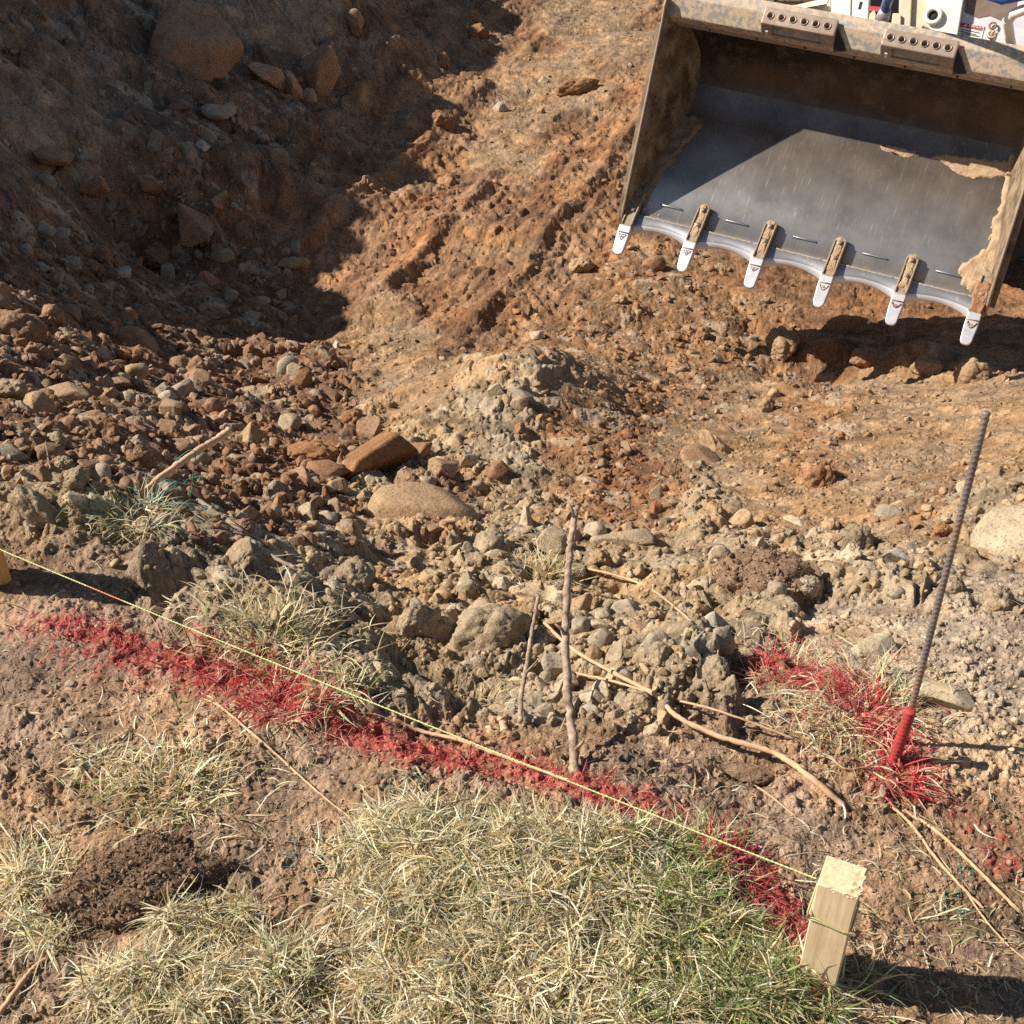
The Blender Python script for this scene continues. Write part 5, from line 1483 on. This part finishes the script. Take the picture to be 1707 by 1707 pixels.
def blades(name, P0, az, el, L, w, droop, col, label, cat, K=4, twist=.6, parent=None, kind=None, group=None, floor=True, tipc=None):
    n = len(P0)
    az = az.astype(float); pts = [P0.astype(float)]
    tw = rng.normal(size=n) * twist
    roll = rng.normal(size=n) * .45
    dirs = []
    p = P0.astype(float).copy()
    for k in range(K + 1):
        t = k / K
        a = az + tw * t; e = el - droop * t
        d = np.stack([np.cos(a) * np.cos(e), np.sin(a) * np.cos(e), np.sin(e)], -1); dirs.append(d)
        if k < K:
            p = p + d * (L / K)[:, None]
            if floor:
                g = ground(p[:, 0], p[:, 1]) + .0012
                p[:, 2] = np.maximum(p[:, 2], g)
            pts.append(p.copy())
    V = np.zeros((n, K + 1, 2, 3)); C = np.zeros((n, K + 1, 2, 3))
    for k in range(K + 1):
        d = dirs[k]; s = np.stack([-np.sin(az), np.cos(az), np.zeros(n)], -1)
        u_ = np.cross(d, s); sv = s * np.cos(roll)[:, None] + u_ * np.sin(roll)[:, None]
        ww = w * (0.75, 1.0, .85, .55, .12)[min(4, int(k * 4 / K))] / 2
        V[:, k, 0] = pts[k] + sv * ww[:, None]; V[:, k, 1] = pts[k] - sv * ww[:, None]
        cc = col if tipc is None else col * (1 - k / K) + tipc * (k / K)
        C[:, k, 0] = cc; C[:, k, 1] = cc
    i = np.arange(n)[:, None] * (2 * (K + 1)) + np.arange(K)[None] * 2
    Q = np.stack([i, i + 1, i + 3, i + 2], -1).reshape(-1, 4)
    me = mesh_np(name, V.reshape(-1, 3), Q, C.reshape(-1, 3), True, M_BLADE)
    o = link(name, me, parent)
    if label: tag(o, label, cat, group, kind)
    return o

def redmix(P, col, boost=0.0):
    m = paint_mask(P[:, 0], P[:, 1]) + boost
    r = rng.random(len(P)) < np.clip(m * 1.0, 0, .85)
    return np.where(r[:, None], pick(REDS, len(P)), col)

# the mat of dry turf
EL = [(830, 1480, 310, 130, 1), (950, 1640, 420, 120, 1), (430, 1650, 170, 90, .8), (1130, 1500, 150, 110, 1), (1230, 1650, 170, 80, .9), (290, 1660, 150, 70, .9), (50, 1470, 50, 45, .55), (75, 1550, 50, 45, .45), (690, 1400, 110, 60, .9), (1000, 1420, 130, 50, .9), (1340, 1690, 60, 40, .7), (350, 1540, 110, 40, .6)]
HO = [(400, 1440, 80, 50), (520, 1540, 70, 30), (500, 1480, 70, 60), (650, 1490, 60, 25), (430, 1555, 60, 25), (880, 1410, 40, 10), (480, 1690, 60, 30), (560, 1640, 50, 60), (820, 1690, 50, 20), (1250, 1500, 75, 42), (1300, 1560, 55, 40)]
n = 150000
qx = rng.uniform(-60, 1420, n); qy = rng.uniform(1340, 1760, n)
dn = np.zeros(n)
for cx, cy, rx, ry, w in EL: dn = np.maximum(dn, w * (1 - sstep(.58, 1.16, np.hypot((qx - cx) / rx, (qy - cy) / ry))))
for cx, cy, rx, ry in HO: dn *= 1 - .85 * (1 - sstep(.5, 1.1, np.hypot((qx - cx) / rx, (qy - cy) / ry)))
dn *= .30 + 1.0 * sstep(-.55, .35, perlin(qx / 60, qy / 45, 500))
k_ = rng.random(n) < dn * .74
qx, qy, dn = qx[k_], qy[k_], dn[k_]
G3, GZ = hit(qx, qy); n = len(qx)
G3[:, 2] += rng.random(n) ** 1.4 * .030 * np.clip(dn, 0, 1)
green = sstep(950, 1200, qx + 40 * rng.normal(size=n)) * .26 + .01 + .05 * sstep(.1, .5, perlin(qx / 80, qy / 60, 501))
rr = rng.random(n)
col = np.where((rr < green)[:, None], pick(GREEN, n), np.where((rr < green + .09)[:, None], pick(SAGE, n), pick(STRAW, n)))
shade = (rng.uniform(.70, 1.2, n) * np.clip(.9 + .4 * perlin(qx / 25, qy / 20, 502), .6, 1.1))[:, None]
col = redmix(G3, col * shade, -.45)
isg = rr < green
el = np.where(isg, rng.uniform(.3, 1.3, n), np.where(rng.random(n) < .6, rng.uniform(-.1, .30, n), rng.uniform(.1, .9, n)))
az = rng.uniform(0, 2 * pi, n) 
blades('dry_turf', G3, az, el, rng.uniform(.014, .060, n), rng.uniform(.0008, .0027, n), rng.uniform(.1, 1.5, n), col, 'matted straw coloured turf with green blades among it in the foreground', 'grass', kind='stuff', tipc=col * rng.uniform(.8, 1.25, (n, 1)))

def tuft(name, px, py, rx, ry, n, L, label, cat='grass tuft', palette=None, red=0.0, el=(.25, 1.45), w=(.0010, .0026), group=None, lean=None, base_r=.5):
    a = rng.uniform(0, 2 * pi, n); r = np.where(rng.random(n) < .22, rng.uniform(.5, .95, n), np.sqrt(rng.random(n)) * base_r)
    G, Z = hit(px + rx * r * np.cos(a), py + ry * r * np.sin(a))
    c0 = hit(px, py)[0][0]
    dv = G - c0; dl = np.linalg.norm(dv[:, :2], axis=1); mx_ = (.6 if px < 240 else .95) * max(rx, ry) * float(hit(px, py)[1][0]) / F * 1.3
    ok_ = dl < mx_; G = G[ok_]; r = r[ok_]; n = len(G)
    out = np.arctan2(G[:, 1] - c0[1], G[:, 0] - c0[0]) + rng.normal(size=n) * 1.1
    e = rng.uniform(el[0], el[1], n) - r * .5
    pal = palette or [(STRAW, .7), (SAGE, .2), (GREEN, .1)]
    s = rng.random(n); col = np.zeros((n, 3)); acc = 0
    for p, f in pal:
        m = (s >= acc) & (s < acc + f + 1e-6); col[m] = pick(p, m.sum()); acc += f
    if red >= 0: col = redmix(G, col, red)
    G[:, 2] -= .002
    o = blades(name, G, out, e, rng.uniform(.45, 1.1, n) * L, rng.uniform(w[0], w[1], n), rng.uniform(.2, 1.5, n), col, label, cat, group=group, K=5)
    return o
tuft('grass_tuft', 450, 1075, 190, 120, 900, .065, 'bleached straw tuft crossed by the string, pink at its foot', palette=[(STRAW, .85), (SAGE, .1), (GREEN, .05)])
tuft('grass_tuft', 480, 1180, 150, 60, 420, .05, 'tuft sprayed red on the lower side of the string', red=.25)
tuft('grass_tuft', 285, 1310, 190, 115, 720, .055, 'loose greenish straw tuft just above the overturned sod', palette=[(STRAW, .70), (SAGE, .20), (GREEN, .10)], red=-1)
tuft('grass_tuft', 175, 1268, 60, 30, 90, .06, 'small spidery straw tuft left of the greenish one', red=-1, el=(.0, .8))
tuft('grass_tuft', 1305, 1115, 120, 80, 430, .050, 'smaller red sprayed tuft, farther from the rebar', red=.15, el=(.1, 1.5))
tuft('grass_tuft', 1440, 1185, 170, 110, 900, .058, 'long red sprayed tuft leading up to the rebar foot', red=.12, el=(.1, 1.5))
tuft('grass_tuft', 1500, 1290, 80, 70, 260, .055, 'solid red tuft around the short red rebar', red=.5, el=(.0, 1.3))
tuft('grass_tuft', 900, 965, 110, 60, 360, .065, 'dry tuft on a clod at the far rim of the trench', red=-1)
tuft('grass_tuft', 225, 862, 130, 60, 260, .07, 'pale tuft tangled in green netting on the lawn edge', palette=[(STRAW, .5), (SAGE, .4), (GREEN, .1)], red=-1)
tuft('grass_tuft', 560, 1155, 60, 60, 130, .06, 'sparse green and straw blades right of the bleached tuft', palette=[(STRAW, .4), (SAGE, .3), (GREEN, .3)], red=-1)
tuft('grass_tuft', 830, 1165, 60, 30, 70, .035, 'sparse pale blades in the trench under the flat stone', red=-1)
tuft('grass_tuft', 1405, 1650, 90, 60, 80, .065, 'thin green blades and stalks around the foot of the pale stake', palette=[(STRAW, .5), (SAGE, .2), (GREEN, .3)], red=-1, el=(.5, 1.5))
tuft('grass_tuft', 1525, 1540, 130, 90, 60, .07, 'sparse dry stalks in the shadow of the pale stake', red=-1, el=(.0, .7))
tuft('grass_tuft', 60, 1460, 120, 90, 300, .07, 'blond tuft squeezed out left of the overturned sod', palette=[(STRAW, .85), (SAGE, .15)], red=-1, el=(0, .9))
tuft('grass_tuft', 1160, 1410, 70, 50, 240, .05, 'fresh green blades at the right end of the turf', palette=[(STRAW, .2), (SAGE, .2), (GREEN, .6)], red=-1, el=(.5, 1.4))

# red sprayed grass lying along the line, and straw litter on the soil
def along_paint(n, jit):
    P = []
    for Q, w, s in PAINT:
        seg = np.linalg.norm(np.diff(Q, axis=0), axis=1); m = int(n * s * seg.sum())
        t = rng.random(m) * seg.sum(); cs = np.concatenate([[0], np.cumsum(seg)])
        i = np.clip(np.searchsorted(cs, t) - 1, 0, len(seg) - 1); f = (t - cs[i]) / seg[i]
        X = Q[i] + (Q[i + 1] - Q[i]) * f[:, None] + rng.normal(size=(m, 2)) * w * jit
        P.append(X)
    P = np.concatenate(P); return np.stack([P[:, 0], P[:, 1], ground(P[:, 0], P[:, 1]) + rng.random(len(P)) * .004], -1)
P = along_paint(900, .46); n = len(P)
blades('red_sprayed_grass', P, rng.uniform(0, 2 * pi, n), rng.uniform(-.1, .9, n), rng.uniform(.008, .034, n), rng.uniform(.0006, .0016, n), rng.uniform(.2, 1.6, n), pick(REDS[:3], n) * rng.uniform(.5, 1.0, (n, 1)),
       'short blades and rootlets sprayed red along the marking lines', 'grass', kind='stuff')
n = 26000
qx = rng.uniform(-80, 1800, n); qy = rng.uniform(880, 1760, n)
z_ = np.array([ZONES[int(min(16, b // 100.4))][int(min(16, max(0, a // 100.4)))] for a, b in zip(qx, qy)])
pz = np.select([z_ == 'L', z_ == 'G', z_ == 'P'], [.52, .07, .08], .012) * (.3 + 1.2 * sstep(-.2, .5, perlin(qx / 110, qy / 80, 510)))
k_ = rng.random(n) < pz; qx, qy = qx[k_], qy[k_]
G3, GZ = hit(qx, qy); n = len(qx); G3[:, 2] += .0015
thin = rng.random(n) < .72
col = np.where((rng.random(n) < .45)[:, None], pick(ROOTC, n), pick(STRAW, n) * .9)
col = redmix(G3, col, -.1)
blades('straw_litter', G3, rng.uniform(0, 2 * pi, n), rng.uniform(-.1, .5, n), np.where(thin, rng.uniform(.006, .035, n), rng.uniform(.012, .045, n)), np.where(thin, rng.uniform(.0004, .0010, n), rng.uniform(.0012, .0028, n)), rng.uniform(.0, 1.2, n), col,
       'bits of straw and fine rootlets scattered over the bare soil', 'straw', kind='stuff', twist=1.6)

# felts of fine roots on the turned sod and the brown lumps
def hairs(o, n, L, w=(.0004, .0009), name='root_hairs'):
    me = o.data; V = np.array([v.co[:] for v in me.vertices]); N_ = np.array([v.normal[:] for v in me.vertices])
    Mx = np.array(o.matrix_world) if False else np.array(Matrix.LocRotScale(o.location, o.rotation_quaternion, o.scale))
    W = V @ Mx[:3, :3].T + Mx[:3, 3]
    Nn = N_ @ np.linalg.inv(Mx[:3, :3]); Nn /= np.linalg.norm(Nn, axis=1, keepdims=True)
    i = rng.integers(len(W), size=n); i = i[(W[i, 2] > ground(W[i, 0], W[i, 1]) - .002)]
    n = len(i); P = W[i] + rng.normal(size=(n, 3)) * .002
    d = Nn[i] + rng.normal(size=(n, 3)) * .9; az = np.arctan2(d[:, 1], d[:, 0]); el = np.arctan2(d[:, 2], np.hypot(d[:, 0], d[:, 1]))
    h = blades(name, P, az, el, rng.uniform(.4, 1.2, n) * L, rng.uniform(w[0], w[1], n), rng.uniform(.2, 2.2, n), pick(ROOTC, n), None, None, K=4, twist=1.8, floor=False)
    h.parent = o; h.matrix_parent_inverse = Matrix(Mx.tolist()).inverted()
def crumbs(o, n, r0, r1):
    """loose crumbs lying on a clod, as a part of it"""
    me = o.data; V = np.array([v.co[:] for v in me.vertices])
    Mx = np.array(Matrix.LocRotScale(o.location, o.rotation_quaternion, o.scale)); W = V @ Mx[:3, :3].T + Mx[:3, 3]
    ok_ = np.where(W[:, 2] > ground(W[:, 0], W[:, 1]) - .003)[0]
    i = rng.choice(ok_, size=n); Vs, Fs, Cs = [], [], []; nv = 0
    for k in i:
        Q, Fc = LOW[1 if rng.random() < .25 else 0][rng.integers(10)]; r = r0 * (r1 / r0) ** (rng.random() ** 2)
        P = Q * r @ np.array(rand_quat(rng).to_matrix()).T + W[k] + rng.normal(size=3) * .002
        Vs.append(P); Fs.append(Fc + nv); nv += len(P); Cs.append(np.repeat((np.array(o.color[:3]) * rng.uniform(.6, 1.35))[None], len(P), 0))
    me2 = mesh_np('loose_crumbs', np.concatenate(Vs), np.concatenate(Fs), np.concatenate(Cs), False, M_STONE_A)
    c2 = link('loose_crumbs', me2, o); c2.matrix_parent_inverse = Matrix(Mx.tolist()).inverted(); c2['kind'] = 'stuff'
crumbs(turned, 5500, .0007, .0042)
for o in sod_objs: crumbs(o, 700, .0016, .008)
hairs(turned, 3000, .016, (.0003, .0007))
for o in sod_objs: hairs(o, 900, .035)

# shreds of green turf netting
b = MB(); c0_ = hit(262, 838)[0][0]
for k in range(8):
    p = c0_ + np.array([0, 0, .01]); P = [p]
    az_ = rng.uniform(0, 2 * pi)
    for i in range(8):
        az_ += rng.normal() * .7; p = p + np.array([cos(az_) * .020, sin(az_) * .014, rng.normal() * .006])
        p[2] = max(p[2], float(ground(p[0], p[1])) + .006); P.append(p)
    b.tube(spline(P, 4), .0009, 5)
P = [c0_ + np.array([0, 0, .01])] + [at_Z(x, y, 2.62) for x, y in ((262, 812), (280, 790), (296, 765), (318, 750), (326, 758), (322, 790), (318, 826))]
b.tube(spline(P, 6), .0009, 5)
M_NET = simple_mat('green_plastic', (.015, .17, .12), (.03, .26, .19), 40, .5, bstr=0)
o = b.build('turf_netting', [M_NET]); tag(o, 'torn green plastic netting under the peeled stick', 'netting')
def net_patch(px, py, w, h, label):
    global b
    b = MB(); P = [hit(px + dx * w, py + dy * h)[0][0] for dx in (-.5, 0, .5) for dy in (-.5, 0, .5)]
    for dx in (-.25, .15, .5):
        q = [hit(px + dx * w + rng.normal() * 2, py + t * h)[0][0] + np.array([0, 0, .004]) for t in np.linspace(-.5, .5, 7)]; b.tube(spline(q, 3), .0005, 4)
    for dy in (-.3, .1, .4):
        q = [hit(px + t * w, py + dy * h + rng.normal() * 2)[0][0] + np.array([0, 0, .004]) for t in np.linspace(-.5, .5, 7)]; b.tube(spline(q, 3), .0005, 4)
    o = b.build('turf_netting', [M_NET]); tag(o, label, 'netting')
net_patch(1590, 1480, 60, 110, 'faint green netting threads on the soil right of the pale stake')
net_patch(520, 1420, 110, 70, 'faint green netting threads between the turned sod and the turf')
net_patch(665, 1310, 60, 50, 'green netting threads just below the red line')
